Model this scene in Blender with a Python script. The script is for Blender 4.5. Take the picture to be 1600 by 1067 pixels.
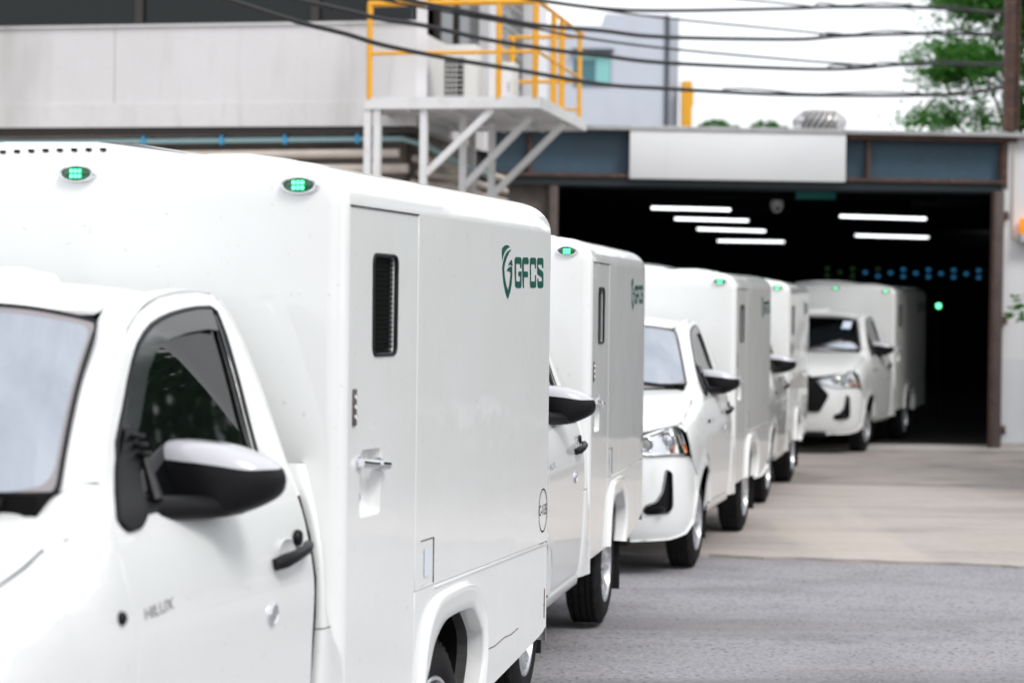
import bpy, bmesh, math, random
from mathutils import Vector, Matrix, noise
from mathutils.geometry import delaunay_2d_cdt

for o in list(bpy.data.objects): bpy.data.objects.remove(o)
S = bpy.context.scene
COL = S.collection
R = math.radians

# ------------------------------------------------------------------ camera
cam = bpy.data.cameras.new('camera')
cam_o = bpy.data.objects.new('camera', cam); COL.objects.link(cam_o); S.camera = cam_o
cam.sensor_width = 36; cam.lens = 75.6; cam.clip_start = .1; cam.clip_end = 3000
cam_o.matrix_world = Matrix.Translation((0, 0, 1.8456)) @ Matrix.Rotation(R(90 - .834), 4, 'X') @ Matrix.Rotation(.01233, 4, 'Z')
cam.dof.use_dof = True; cam.dof.focus_distance = 9.0; cam.dof.aperture_fstop = 2.6

# ------------------------------------------------------------------ sky, sun, exposure
SUN_EL, SUN_AZ = R(50), R(142)          # high, veiled, behind the camera
world = bpy.data.worlds.new('World'); S.world = world; world.use_nodes = True
nt = world.node_tree; nt.nodes.clear()
def wn(t, **k):
    n = nt.nodes.new(t)
    for a, b in k.items(): setattr(n, a, b)
    return n
sky = wn('ShaderNodeTexSky', sky_type='NISHITA', sun_disc=False, sun_elevation=SUN_EL, sun_rotation=SUN_AZ, air_density=1.0, dust_density=4.0)
tc = wn('ShaderNodeTexCoord'); mp = wn('ShaderNodeMapping'); mp.inputs['Scale'].default_value = (1.6, 1.6, 4)
cl = wn('ShaderNodeTexNoise'); cl.inputs['Scale'].default_value = 2.2; cl.inputs['Detail'].default_value = 6; cl.inputs['Roughness'].default_value = .6
rp = wn('ShaderNodeValToRGB'); rp.color_ramp.elements[0].position = .3; rp.color_ramp.elements[1].position = .72
rp.color_ramp.elements[0].color = (14.2, 14.7, 15.6, 1); rp.color_ramp.elements[1].color = (18.6, 18.8, 19.2, 1)
mx = wn('ShaderNodeMix', data_type='RGBA'); mx.inputs['Factor'].default_value = .88
bg = wn('ShaderNodeBackground'); bg.inputs['Strength'].default_value = .062
wo = wn('ShaderNodeOutputWorld')
L = nt.links.new
L(tc.outputs['Generated'], mp.inputs[0]); L(mp.outputs[0], cl.inputs['Vector']); L(cl.outputs['Fac'], rp.inputs[0])
L(sky.outputs[0], mx.inputs['A']); L(rp.outputs[0], mx.inputs['B']); L(mx.outputs['Result'], bg.inputs[0]); L(bg.outputs[0], wo.inputs[0])
sun = bpy.data.lights.new('sun', 'SUN'); sun.energy = 1.35; sun.angle = R(18); sun.color = (1, .97, .93)
sun_o = bpy.data.objects.new('sun', sun); COL.objects.link(sun_o)
sd = Vector((math.sin(SUN_AZ) * math.cos(SUN_EL), math.cos(SUN_AZ) * math.cos(SUN_EL), math.sin(SUN_EL)))
sun_o.rotation_euler = sd.to_track_quat('Z', 'Y').to_euler()
S.view_settings.view_transform = 'Standard'; S.view_settings.look = 'None'; S.view_settings.gamma = 1
S.view_settings.exposure = 0.46; S.view_settings.use_curve_mapping = False
S.render.engine = 'CYCLES'

# ------------------------------------------------------------------ materials
def mat(name, col, rough=.5, metal=0, coat=0, spec=.5, emit=None, es=0, bump=None, var=None, ior=None, dirt=None, alpha=None):
    """procedural material; var = (scale, amount, colour2), bump = (scale, strength, distance), dirt = (scale, low, high, colour)"""
    m = bpy.data.materials.new(name); m.use_nodes = True
    t = m.node_tree; p = t.nodes['Principled BSDF']
    p.inputs['Base Color'].default_value = (*col, 1); p.inputs['Roughness'].default_value = rough
    p.inputs['Metallic'].default_value = metal; p.inputs['Coat Weight'].default_value = coat; p.inputs['Coat Roughness'].default_value = .03
    p.inputs['Specular IOR Level'].default_value = spec
    if ior: p.inputs['IOR'].default_value = ior
    if emit: p.inputs['Emission Color'].default_value = (*emit, 1); p.inputs['Emission Strength'].default_value = es
    if alpha is not None: p.inputs['Alpha'].default_value = alpha
    co = t.nodes.new('ShaderNodeTexCoord')
    src = None
    def ntex(scale, detail=5, stretch=None):
        n = t.nodes.new('ShaderNodeTexNoise'); n.inputs['Scale'].default_value = scale; n.inputs['Detail'].default_value = detail
        if stretch:
            mm = t.nodes.new('ShaderNodeMapping'); mm.inputs['Scale'].default_value = stretch
            t.links.new(co.outputs['Object'], mm.inputs[0]); t.links.new(mm.outputs[0], n.inputs['Vector'])
        else: t.links.new(co.outputs['Object'], n.inputs['Vector'])
        return n
    def mixc(a, fac, colr):
        q = t.nodes.new('ShaderNodeMix'); q.data_type = 'RGBA'
        if a is None: q.inputs['A'].default_value = (*col, 1)
        else: t.links.new(a, q.inputs['A'])
        q.inputs['B'].default_value = (*colr, 1); t.links.new(fac, q.inputs['Factor']); return q.outputs['Result']
    for v in (var or []):
        scale, lo, hi, amt, c2 = v[:5]
        n = ntex(scale, 6, v[5] if len(v) > 5 else None)
        r = t.nodes.new('ShaderNodeMapRange'); r.inputs[1].default_value = lo; r.inputs[2].default_value = hi; r.inputs[4].default_value = amt
        t.links.new(n.outputs['Fac'], r.inputs[0]); src = mixc(src, r.outputs[0], c2)
    if src: t.links.new(src, p.inputs['Base Color'])
    if bump:
        prev = None
        for sc, st, di in bump:
            n = ntex(sc, 4); b = t.nodes.new('ShaderNodeBump'); b.inputs['Strength'].default_value = st; b.inputs['Distance'].default_value = di
            t.links.new(n.outputs['Fac'], b.inputs['Height'])
            if prev: t.links.new(prev, b.inputs['Normal'])
            prev = b.outputs[0]
        t.links.new(prev, p.inputs['Normal'])
        if coat: t.links.new(prev, p.inputs['Coat Normal'])
    return m
M = {}
M['paint'] = mat('white_paint', (.77, .785, .78), .3, coat=1, var=[(2.0, .42, .8, .15, (.69, .68, .62)), (50, .67, .73, .4, (.45, .43, .38))], bump=[(1.2, .05, .02)])
M['boxpaint'] = mat('white_fibreglass', (.785, .797, .79), .28, coat=.85, var=[(2.2, .42, .8, .2, (.66, .64, .575)), (7, .60, .80, .07, (.50, .46, .38), (1, 1, .12)), (42, .68, .74, .4, (.42, .39, .33))], bump=[(2.4, .16, .02), (.9, .2, .03)])
M['black'] = mat('black_plastic', (.006, .006, .007), .4, spec=.2, bump=[(400, .05, .001)])
M['gloss_black'] = mat('gloss_black', (.006, .006, .007), .2, spec=.3)
M['rubber'] = mat('tyre_rubber', (.010, .010, .011), .8, spec=.2, var=[(12, .45, .8, .4, (.035, .033, .03))], bump=[(80, .2, .003)])
M['seal'] = mat('rubber_seal', (.008, .0085, .01), .5, spec=.25)
M['cap'] = mat('mirror_cap_silver', (.50, .50, .54), .25, coat=1)
M['crack'] = mat('crack_dirt', (.17, .15, .14), .9, var=[(30, .45, .6, .8, (.33, .29, .27))])
M['chrome'] = mat('chrome', (.78, .78, .8), .12, metal=1)
M['alloy'] = mat('silver_alloy', (.62, .63, .65), .3, metal=.85, var=[(20, .5, .8, .3, (.25, .24, .22))])
M['glass'] = mat('tinted_glass', (.003, .0035, .004), .015, spec=.5)
M['screen'] = mat('reflective_windscreen', (.46, .49, .54), .03, metal=1)
M['visor'] = mat('smoked_visor', (.03, .032, .035), .08, spec=.9, ior=1.7)
M['frit'] = mat('frit_band', (.22, .20, .21), .08, spec=.8, ior=1.6)
M['green'] = mat('brand_green', (.002, .075, .055), .55, spec=.15)
M['decal'] = mat('decal_black', (.008, .008, .01), .6, spec=.1)
M['led'] = mat('green_led', (.01, .3, .1), .3, emit=(.14, 1, .42), es=2.6)
M['ledlens'] = mat('dark_green_lens', (.003, .03, .016), .08, coat=1, emit=(.0, .35, .10), es=.12)
M['ledhalo'] = mat('green_led_board', (.0, .2, .07), .3, emit=(.0, .62, .20), es=.6)
M['amber'] = mat('amber_lens', (.75, .19, .02), .15, coat=1)
M['lampsilver'] = mat('lamp_reflector', (.72, .73, .75), .12, metal=.9)
M['under'] = mat('underbody', (.006, .006, .006), .9, spec=.1)
M['sticker'] = mat('sticker_white', (.75, .78, .82), .5, var=[(30, .5, .6, .7, (.2, .42, .8))])
M['paleblue'] = mat('pale_blue_film', (.66, .73, .80), .25)
def mglass(name, tint, a):
    m = bpy.data.materials.new(name); m.use_nodes = True; t = m.node_tree; t.nodes.clear()
    o = t.nodes.new('ShaderNodeOutputMaterial'); tr = t.nodes.new('ShaderNodeBsdfTransparent'); gl = t.nodes.new('ShaderNodeBsdfGlossy'); mi = t.nodes.new('ShaderNodeMixShader'); fr = t.nodes.new('ShaderNodeFresnel')
    tr.inputs[0].default_value = (*tint, 1); gl.inputs['Roughness'].default_value = .02; fr.inputs[0].default_value = a
    t.links.new(fr.outputs[0], mi.inputs[0]); t.links.new(tr.outputs[0], mi.inputs[1]); t.links.new(gl.outputs[0], mi.inputs[2]); t.links.new(mi.outputs[0], o.inputs[0]); return m
M['clear'] = mglass('clear_lens', (.93, .94, .95), 1.45)
M['asphalt'] = mat('old_asphalt', (.25, .245, .265), .9, var=[(.35, .38, .65, .7, (.28, .275, .295)), (1.3, .48, .68, .7, (.155, .15, .162)), (50, .42, .7, .75, (.40, .39, .40)), (30, .56, .66, .8, (.085, .082, .086)), (1.2, .62, .72, .4, (.34, .31, .285), (.22, 1, 1)), (.9, .54, .64, .5, (.125, .12, .125), (.15, .8, 1))], bump=[(160, .5, .006), (35, .25, .01)])
M['concrete'] = mat('drive_concrete', (.41, .362, .335), .85, var=[(.8, .35, .7, .6, (.46, .425, .41)), (1.1, .48, .66, .8, (.28, .255, .245), (.3, 1, 1)), (3.5, .56, .66, .5, (.33, .30, .28), (.25, 1, 1)), (14, .5, .8, .45, (.25, .22, .2)), (45, .5, .7, .4, (.52, .47, .44)), (.7, .58, .66, .5, (.52, .45, .40), (1, .12, 1))], bump=[(60, .3, .006), (6, .25, .02)])
M['concrete2'] = mat('old_concrete', (.31, .28, .262), .88, var=[(.9, .4, .7, .7, (.40, .36, .33)), (2.5, .55, .68, .75, (.13, .115, .10), (.4, 1, 1)), (20, .5, .8, .4, (.2, .18, .165))], bump=[(50, .4, .008)])
M['kerb'] = mat('threshold_concrete', (.48, .45, .43), .8, var=[(4, .5, .75, .5, (.3, .27, .25))])
M['wallconc'] = mat('weathered_plaster', (.66, .65, .65), .85, var=[(.5, .4, .75, .45, (.52, .50, .50)), (1.1, .52, .74, .6, (.38, .36, .35), (1, 1, .3)), (6, .55, .75, .3, (.40, .37, .35), (1, 1, .15)), (25, .5, .8, .2, (.4, .38, .37))], bump=[(30, .15, .005)])
M['white_wall'] = mat('white_wall', (.72, .72, .74), .8, var=[(1.5, .5, .75, .35, (.5, .48, .47), (1, 1, .3))])
M['band'] = mat('pale_band', (.66, .675, .71), .8, var=[(1.5, .5, .75, .35, (.5, .48, .47), (1, 1, .3))])
M['grey_wall'] = mat('pale_blue_wall', (.52, .55, .62), .8, var=[(2, .5, .75, .35, (.42, .43, .47), (1, 1, .3))])
M['beam'] = mat('blue_grey_steel', (.045, .092, .135), .55, var=[(2, .4, .75, .5, (.035, .06, .085), (1, 1, .4)), (40, .68, .72, .6, (.35, .35, .35))])
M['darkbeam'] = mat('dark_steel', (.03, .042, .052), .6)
M['rust'] = mat('rusty_steel', (.10, .055, .042), .8, var=[(5, .4, .65, .7, (.045, .032, .03)), (20, .55, .7, .5, (.3, .15, .10))], bump=[(40, .4, .005)])
M['jamb'] = mat('brown_jamb', (.105, .08, .075), .7, var=[(5, .5, .7, .5, (.05, .035, .03))])
M['sign'] = mat('blank_sign', (.80, .81, .83), .5, var=[(1.2, .45, .8, .15, (.70, .705, .72)), (6, .64, .78, .15, (.5, .48, .46), (1, 1, .1))])
M['capping'] = mat('grey_capping', (.42, .42, .43), .6, var=[(9, .5, .7, .5, (.2, .19, .18))])
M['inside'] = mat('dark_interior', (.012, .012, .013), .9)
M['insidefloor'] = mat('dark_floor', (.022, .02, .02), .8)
M['tube'] = mat('fluorescent_tube', (.9, .9, .9), .4, emit=(.93, .97, 1.0), es=2.2)
M['lampbody'] = mat('fitting_white', (.5, .5, .5), .5)
M['blueglow'] = mat('blue_lit_pane', (.02, .1, .2), .4, emit=(.05, .30, .60), es=.3)
M['greenglow'] = mat('green_lit_pane', (.02, .05, .02), .4, emit=(.05, .12, .05), es=.2)
M['teal'] = mat('teal_sign', (.03, .12, .12), .4, emit=(.02, .16, .15), es=.12)
M['yellow'] = mat('yellow_rail_paint', (.80, .38, .012), .45, var=[(9, .5, .75, .4, (.62, .27, .02))])
M['whitesteel'] = mat('white_steel_paint', (.70, .70, .70), .5, var=[(5, .5, .75, .4, (.48, .43, .38))])
M['pipe'] = mat('grey_pipe', (.60, .53, .47), .6, var=[(4, .45, .7, .5, (.42, .36, .31))])
M['bluepipe'] = mat('blue_pvc', (.30, .46, .48), .5)
M['clip'] = mat('blue_clip', (.03, .33, .62), .5)
M['darkwin'] = mat('dark_window', (.006, .009, .009), .12, spec=.35)
M['mullion'] = mat('brown_mullion', (.03, .022, .02), .5)
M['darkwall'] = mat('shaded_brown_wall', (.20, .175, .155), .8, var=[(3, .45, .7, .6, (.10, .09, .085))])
M['tealglass'] = mat('teal_glass', (.22, .52, .50), .15)
M['tealglass2'] = mat('dark_teal_glass', (.05, .16, .19), .15)
M['cable'] = mat('black_cable', (.018, .018, .02), .6)
M['ac'] = mat('ac_casing', (.62, .62, .60), .5)
M['bark'] = mat('bark', (.045, .035, .028), .9)
M['galv'] = mat('galvanised', (.50, .49, .48), .4, metal=.6)
M['orange'] = mat('orange_beacon', (.95, .30, .01), .25, emit=(1, .30, .0), es=.35)
def leafmat(name, c, c2):
    m = mat(name, c, .5, var=[(1.3, .35, .7, .9, c2)])
    t = m.node_tree; p = t.nodes['Principled BSDF']; o = t.nodes['Material Output']
    tl = t.nodes.new('ShaderNodeBsdfTranslucent'); tl.inputs[0].default_value = (c[0] * 1.5, c[1] * 1.5, c[2], 1); mi = t.nodes.new('ShaderNodeMixShader'); mi.inputs[0].default_value = .5
    t.links.new(p.outputs[0], mi.inputs[1]); t.links.new(tl.outputs[0], mi.inputs[2]); t.links.new(mi.outputs[0], o.inputs[0]); return m
M['leaf'] = leafmat('leaf_green', (.032, .135, .018), (.09, .27, .04))
M['leaf2'] = leafmat('leaf_dark', (.02, .07, .016), (.05, .13, .03))

# ------------------------------------------------------------------ helpers
def link(name, me, m, parent=None):
    o = bpy.data.objects.new(name, me); COL.objects.link(o)
    if m is not None: me.materials.append(M[m] if isinstance(m, str) else m)
    if parent is not None: o.parent = parent
    return o
def empty(name, loc=(0, 0, 0), rot=(0, 0, 0)):
    o = bpy.data.objects.new(name, None); COL.objects.link(o); o.location = loc; o.rotation_euler = rot; return o
def tag(o, label=None, cat=None, group=None, kind=None):
    if label: o['label'] = label
    if cat: o['category'] = cat
    if group: o['group'] = group
    if kind: o['kind'] = kind
    return o
class MB:
    def __init__(s): s.bm = bmesh.new()
    def box(s, x0, x1, y0, y1, z0, z1, bev=0, mtx=None, seg=2):
        r = bmesh.ops.create_cube(s.bm, size=1); vs = r['verts']
        for v in vs: v.co = Vector((x0 + (v.co.x + .5) * (x1 - x0), y0 + (v.co.y + .5) * (y1 - y0), z0 + (v.co.z + .5) * (z1 - z0)))
        if mtx is not None:
            for v in vs: v.co = mtx @ v.co
        if bev: bmesh.ops.bevel(s.bm, geom=list({e for v in vs for e in v.link_edges}), offset=bev, segments=seg, affect='EDGES', profile=.5)
        return s
    def bar(s, a, b, w, h=None, up=(0, 0, 1)):
        a, b = Vector(a), Vector(b); h = h or w; d = (b - a); l = d.length; d.normalize()
        x = d.cross(Vector(up))
        if x.length < 1e-4: x = d.cross(Vector((1, 0, 0)))
        x.normalize(); z = x.cross(d)
        m = Matrix((( x.x, d.x, z.x, a.x), (x.y, d.y, z.y, a.y), (x.z, d.z, z.z, a.z), (0, 0, 0, 1)))
        return s.box(-w / 2, w / 2, 0, l, -h / 2, h / 2, mtx=m)
    def tube(s, pts, r, n=8, closed=False, cap=True):
        pts = [Vector(p) for p in pts]; rings = []; N = len(pts); prev = None
        for i, p in enumerate(pts):
            if closed: d = pts[(i + 1) % N] - pts[i - 1]
            else: d = pts[min(i + 1, N - 1)] - pts[max(i - 1, 0)]
            d.normalize()
            if prev is None:
                x = d.cross(Vector((0, 0, 1)));
                if x.length < .1: x = d.cross(Vector((1, 0, 0)))
            else: x = prev - d * prev.dot(d)
            x.normalize(); prev = x; y = d.cross(x); rr = r[i] if isinstance(r, (list, tuple)) else r
            rings.append([s.bm.verts.new(p + (x * math.cos(a) + y * math.sin(a)) * rr) for a in (2 * math.pi * k / n for k in range(n))])
        for i in range(N if closed else N - 1):
            A, B = rings[i], rings[(i + 1) % N]
            for k in range(n): s.bm.faces.new((A[k], A[(k + 1) % n], B[(k + 1) % n], B[k]))
        if cap and not closed: s.bm.faces.new(rings[0][::-1]); s.bm.faces.new(rings[-1])
        return s
    def lathe(s, prof, c, axis='x', n=40):
        """prof: (offset along axis, radius)"""
        rings = []
        for (t, r) in prof:
            ring = []
            for k in range(n):
                a = 2 * math.pi * k / n; u, v = r * math.cos(a), r * math.sin(a)
                co = {'x': (t, u, v), 'y': (u, t, v), 'z': (u, v, t)}[axis]
                ring.append(s.bm.verts.new(Vector(c) + Vector(co)))
            rings.append(ring)
        for A, B in zip(rings, rings[1:]):
            for k in range(n): s.bm.faces.new((A[k], A[(k + 1) % n], B[(k + 1) % n], B[k]))
        return s
    def grid(s, rows):
        vr = [[s.bm.verts.new(Vector(p)) for p in r] for r in rows]
        for a, b in zip(vr, vr[1:]):
            for k in range(len(a) - 1):
                try: s.bm.faces.new((a[k], a[k + 1], b[k + 1], b[k]))
                except ValueError: pass
        return s
    def prism(s, poly, ax, t0, t1):
        """extrude 2-D polygon; ax 'x': poly=(y,z), 'y': poly=(x,z), 'z': poly=(x,y)"""
        def P(p, t): return {'x': (t, p[0], p[1]), 'y': (p[0], t, p[1]), 'z': (p[0], p[1], t)}[ax]
        A = [s.bm.verts.new(P(p, t0)) for p in poly]; B = [s.bm.verts.new(P(p, t1)) for p in poly]
        n = len(poly); s.bm.faces.new(A); s.bm.faces.new(B[::-1])
        for k in range(n): s.bm.faces.new((A[k], B[k], B[(k + 1) % n], A[(k + 1) % n]))
        return s
    def build(s, name, m, parent=None, ang=35, recalc=True, flip=False):
        if recalc: bmesh.ops.recalc_face_normals(s.bm, faces=s.bm.faces)
        if flip: bmesh.ops.reverse_faces(s.bm, faces=s.bm.faces)
        me = bpy.data.meshes.new(name); s.bm.to_mesh(me); s.bm.free()
        if ang:
            me.shade_smooth(); me.set_sharp_from_angle(angle=R(ang))
        return link(name, me, m, parent)
def catmull(pts, n=6, closed=False):
    out = []; N = len(pts); P = [Vector(p) for p in pts]
    for i in range(N if closed else N - 1):
        p1, p2 = P[i], P[(i + 1) % N]
        p0 = P[i - 1] if (closed or i > 0) else p1 * 2 - p2
        p3 = P[(i + 2) % N] if (closed or i + 2 < N) else p2 * 2 - p1
        for k in range(n):
            t = k / n
            out.append(.5 * ((2 * p1) + (p2 - p0) * t + (2 * p0 - 5 * p1 + 4 * p2 - p3) * t * t + (3 * p1 - p0 - 3 * p2 + p3) * t ** 3))
    if not closed: out.append(P[-1].copy())
    return out
def fillet(poly, r, n=4):
    """round the corners of a 2-D polygon; r number or list"""
    out = []; N = len(poly)
    for i in range(N):
        p = Vector(poly[i]); a = Vector(poly[i - 1]) - p; b = Vector(poly[(i + 1) % N]) - p
        rr = r[i] if isinstance(r, (list, tuple)) else r
        if rr <= 0: out.append(p); continue
        d = min(rr, a.length * .45, b.length * .45); A = p + a.normalized() * d; B = p + b.normalized() * d
        for k in range(n + 1):
            t = k / n; out.append(A * (1 - t) ** 2 + p * 2 * t * (1 - t) + B * t * t)
    return out
def inside(p, poly):
    x, y = p; c = False; j = len(poly) - 1
    for i in range(len(poly)):
        a, b = poly[i], poly[j]
        if (a[1] > y) != (b[1] > y) and x < (b[0] - a[0]) * (y - a[1]) / (b[1] - a[1]) + a[0]: c = not c
        j = i
    return c
def resample(poly, h):
    out = []
    for i in range(len(poly)):
        a, b = Vector(poly[i][:2]), Vector(poly[(i + 1) % len(poly)][:2]); l = (b - a).length
        if l < 1e-5: continue
        k = max(1, math.ceil(l / h))
        for j in range(k): out.append(a + (b - a) * j / k)
    return out
def panel(name, m, parent, outer, fn, sgn=1, holes=(), h=.05, rim=.014, rr=.003):
    """sheet metal: 2-D outline with holes, meshed and mapped onto surface fn(u, v), edges rolled inwards by rim"""
    loops = [resample([Vector(p[:2]) for p in q], h) for q in (outer, *holes)]
    V = []; E = []
    for lp in loops:
        b = len(V); V += lp; E += [(b + i, b + (i + 1) % len(lp)) for i in range(len(lp))]
    nb = len(V)
    xs = [p.x for p in loops[0]]; ys = [p.y for p in loops[0]]
    segs = [V[i] for i in range(nb)]
    x = min(xs) + h * .5
    while x < max(xs):
        y = min(ys) + h * .5
        while y < max(ys):
            if inside((x, y), loops[0]) and not any(inside((x, y), q) for q in loops[1:]) and min((s.x - x) ** 2 + (s.y - y) ** 2 for s in segs) > (h * .45) ** 2: V.append(Vector((x, y)))
            y += h
        x += h
    v2, e2, f2, ov, oe, of = delaunay_2d_cdt(V, E, [], 0, 1e-6)
    tris = []
    for f in f2:
        c = (v2[f[0]] + v2[f[1]] + v2[f[2]]) / 3
        if inside(c, loops[0]) and not any(inside(c, q) for q in loops[1:]): tris.append(tuple(f))
    e = 1e-4
    def nrm(p):
        a = fn(p[0] + e, p[1]) - fn(p[0] - e, p[1]); b = fn(p[0], p[1] + e) - fn(p[0], p[1] - e); q = a.cross(b)
        return (q.normalized() if q.length > 0 else Vector((0, 0, 1))) * sgn
    verts = [fn(p[0], p[1]) for p in v2]; norms = [nrm(p) for p in v2]; faces = list(tris)
    if rim:
        ec = {}
        for f in tris:
            for k in range(3):
                a, b = f[k], f[(k + 1) % 3]; ec.setdefault((min(a, b), max(a, b)), []).append((a, b, f[(k + 2) % 3]))
        bnd = [q[0] for q in ec.values() if len(q) == 1]
        tan = {}
        for a, b, c in bnd:
            d = (verts[b] - verts[a]).normalized(); n = (norms[a] + norms[b]).normalized(); t = d.cross(n)
            if t.dot(verts[a] - verts[c]) < 0: t = -t
            for i in (a, b): tan[i] = tan.get(i, Vector()) + t
        r1 = {}; r2 = {}
        for i, t in tan.items():
            t = t.normalized() if t.length > 1e-9 else Vector((0, 0, 1)); n = norms[i]
            r1[i] = len(verts); verts.append(verts[i] + t * rr * .8 - n * rr); norms.append((t + n * .25).normalized())
            r2[i] = len(verts); verts.append(verts[i] + t * rr * .8 - n * (rim + rr)); norms.append(t)
        for a, b, c in bnd: faces += [(a, b, r1[b], r1[a]), (r1[a], r1[b], r2[b], r2[a])]
    ff = []
    for f in faces:
        n = (verts[f[1]] - verts[f[0]]).cross(verts[f[2]] - verts[f[0]])
        s_ = sum((norms[i] for i in f), Vector())
        ff.append(f[::-1] if n.dot(s_) < 0 else f)
    me = bpy.data.meshes.new(name); me.from_pydata([tuple(v) for v in verts], [], ff); me.update()
    me.shade_smooth(); me.normals_split_custom_set_from_vertices([tuple(n) for n in norms])
    return link(name, me, m, parent)
def text_mesh(body, size, fn, name, m, parent, sx=1):
    cu = bpy.data.curves.new('t', 'FONT'); cu.body = body; cu.size = size; cu.align_x = 'CENTER'; cu.align_y = 'CENTER'; cu.resolution_u = 3
    to = bpy.data.objects.new('t', cu); COL.objects.link(to); bpy.context.view_layer.update()
    me = bpy.data.meshes.new_from_object(to.evaluated_get(bpy.context.evaluated_depsgraph_get()))
    bpy.data.objects.remove(to); bpy.data.curves.remove(cu)
    for v in me.vertices: v.co = fn(v.co.x * sx, v.co.y)
    me.materials.clear(); me.name = name
    return link(name, me, m, parent)

def pc(xs,ys):
    n=len(xs);d=[(ys[i+1]-ys[i])/(xs[i+1]-xs[i]) for i in range(n-1)]
    m=[d[0]]+[0 if d[i-1]*d[i]<=0 else 2*d[i-1]*d[i]/(d[i-1]+d[i]) for i in range(1,n-1)]+[d[-1]]
    def f(x):
        if x<=xs[0]: return ys[0]+m[0]*(x-xs[0])
        if x>=xs[-1]: return ys[-1]+m[-1]*(x-xs[-1])
        i=0
        while x>xs[i+1]: i+=1
        h=xs[i+1]-xs[i];t=(x-xs[i])/h
        return ys[i]*(1+2*t)*(1-t)**2+m[i]*h*t*(1-t)**2+ys[i+1]*t*t*(3-2*t)+m[i+1]*h*t*t*(t-1)
    return f
def sm(a,b,x):
    t=min(1,max(0,(x-a)/(b-a)));return t*t*(3-2*t)
DOORP=pc([.28,.38,.5,.7,.9,1.03,1.12,1.2,1.28,1.34,1.40,1.5,1.65,1.8,1.92],[.80,.838,.868,.884,.889,.893,.886,.872,.849,.822,.788,.742,.682,.618,.55])
FRONTP=pc([.28,.38,.5,.7,.9,1.06,1.155,1.235,1.277,1.301,1.322,1.362],[.80,.838,.868,.884,.888,.885,.87,.84,.80,.74,.67,.56])
HOODC=pc([-.1,.05,.15,.3,.5,.7,.9,1.05,1.3],[.93,1.02,1.085,1.165,1.235,1.290,1.336,1.371,1.42])
HDROP=pc([0,.3,.5,.67,.74,.80,.84,.87],[0,.001,.004,.011,.032,.056,.098,.178])
def Zh(x,y): return HOODC(y)-HDROP(abs(x))+.006*sm(.30,.36,abs(x))*sm(.62,.5,abs(x))*0+.0
def Xs(y,z):
    dz=(1.333-HOODC(min(y,1.0)))*sm(.85,1.1,z)
    f=FRONTP(z+dz); d=DOORP(z); w=sm(.85,1.12,y)
    x=f*(1-w)+d*w
    if y<.6: x-=.09*((.6-y)/.5)**2
    r=math.hypot(y-.9,z-.36)
    if z>.3: x+=.018*math.exp(-((r-.43)/.06)**2)*sm(1.2,1.0,z) if z<1.2 else 0
    # belt feature crease below mirror
    return x
def Zr(x,y):
    c=pc([1.4,1.57,1.7,1.85,2.1,2.3,2.42],[1.75,1.846,1.882,1.905,1.915,1.908,1.89])(y)
    return c-.045*(abs(x)/.5)**2.5

# ------------------------------------------------------------------ ground profile (metres, drops gently to a dip and rises to the garage)
GH = pc([-60, 3, 8, 12, 16.5, 19.5, 22, 25, 28, 30, 33, 70], [0, 0, 0, -.04, -.108, -.105, -.092, -.09, -.06, -.035, -.03, -.03])

# ================================================================== the truck
# local frame: x = truck's left-hand side (image right), y = backwards from the front bumper, z = up
BW, BF, BR, BT = .889, 2.54, 4.975, 2.158
FC_S = [0, .3, .56, .73, .87, 1.0, 1.16, 1.3]
FCX = pc(FC_S, [0, .3, .552, .703, .803, .857, .880, .885]); FCY = pc(FC_S, [0, .015, .062, .135, .23, .345, .50, .64])
FCI = pc([.2, .27, .34, .45, .6, .75, .85, .93, 1.0, 1.1, 1.25], [.10, .05, .018, 0, -.006, 0, .012, .028, .05, .09, .17])
def fascia(off=0):
    def f(s, z):
        a = abs(s); g = 1 if s >= 0 else -1; e = .01
        tx, ty = FCX(a + e) - FCX(max(0, a - e)), FCY(a + e) - FCY(max(0, a - e)); l = math.hypot(tx, ty); tx /= l; ty /= l
        i = FCI(z) + off
        return Vector((g * (FCX(a) - ty * i), FCY(a) + tx * i, z))
    return f
def side(s, off=0): return lambda y, z: Vector((s * (Xs(y, z) + off), y, z))
def flat(x): return lambda y, z: Vector((x, y, z))

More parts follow.
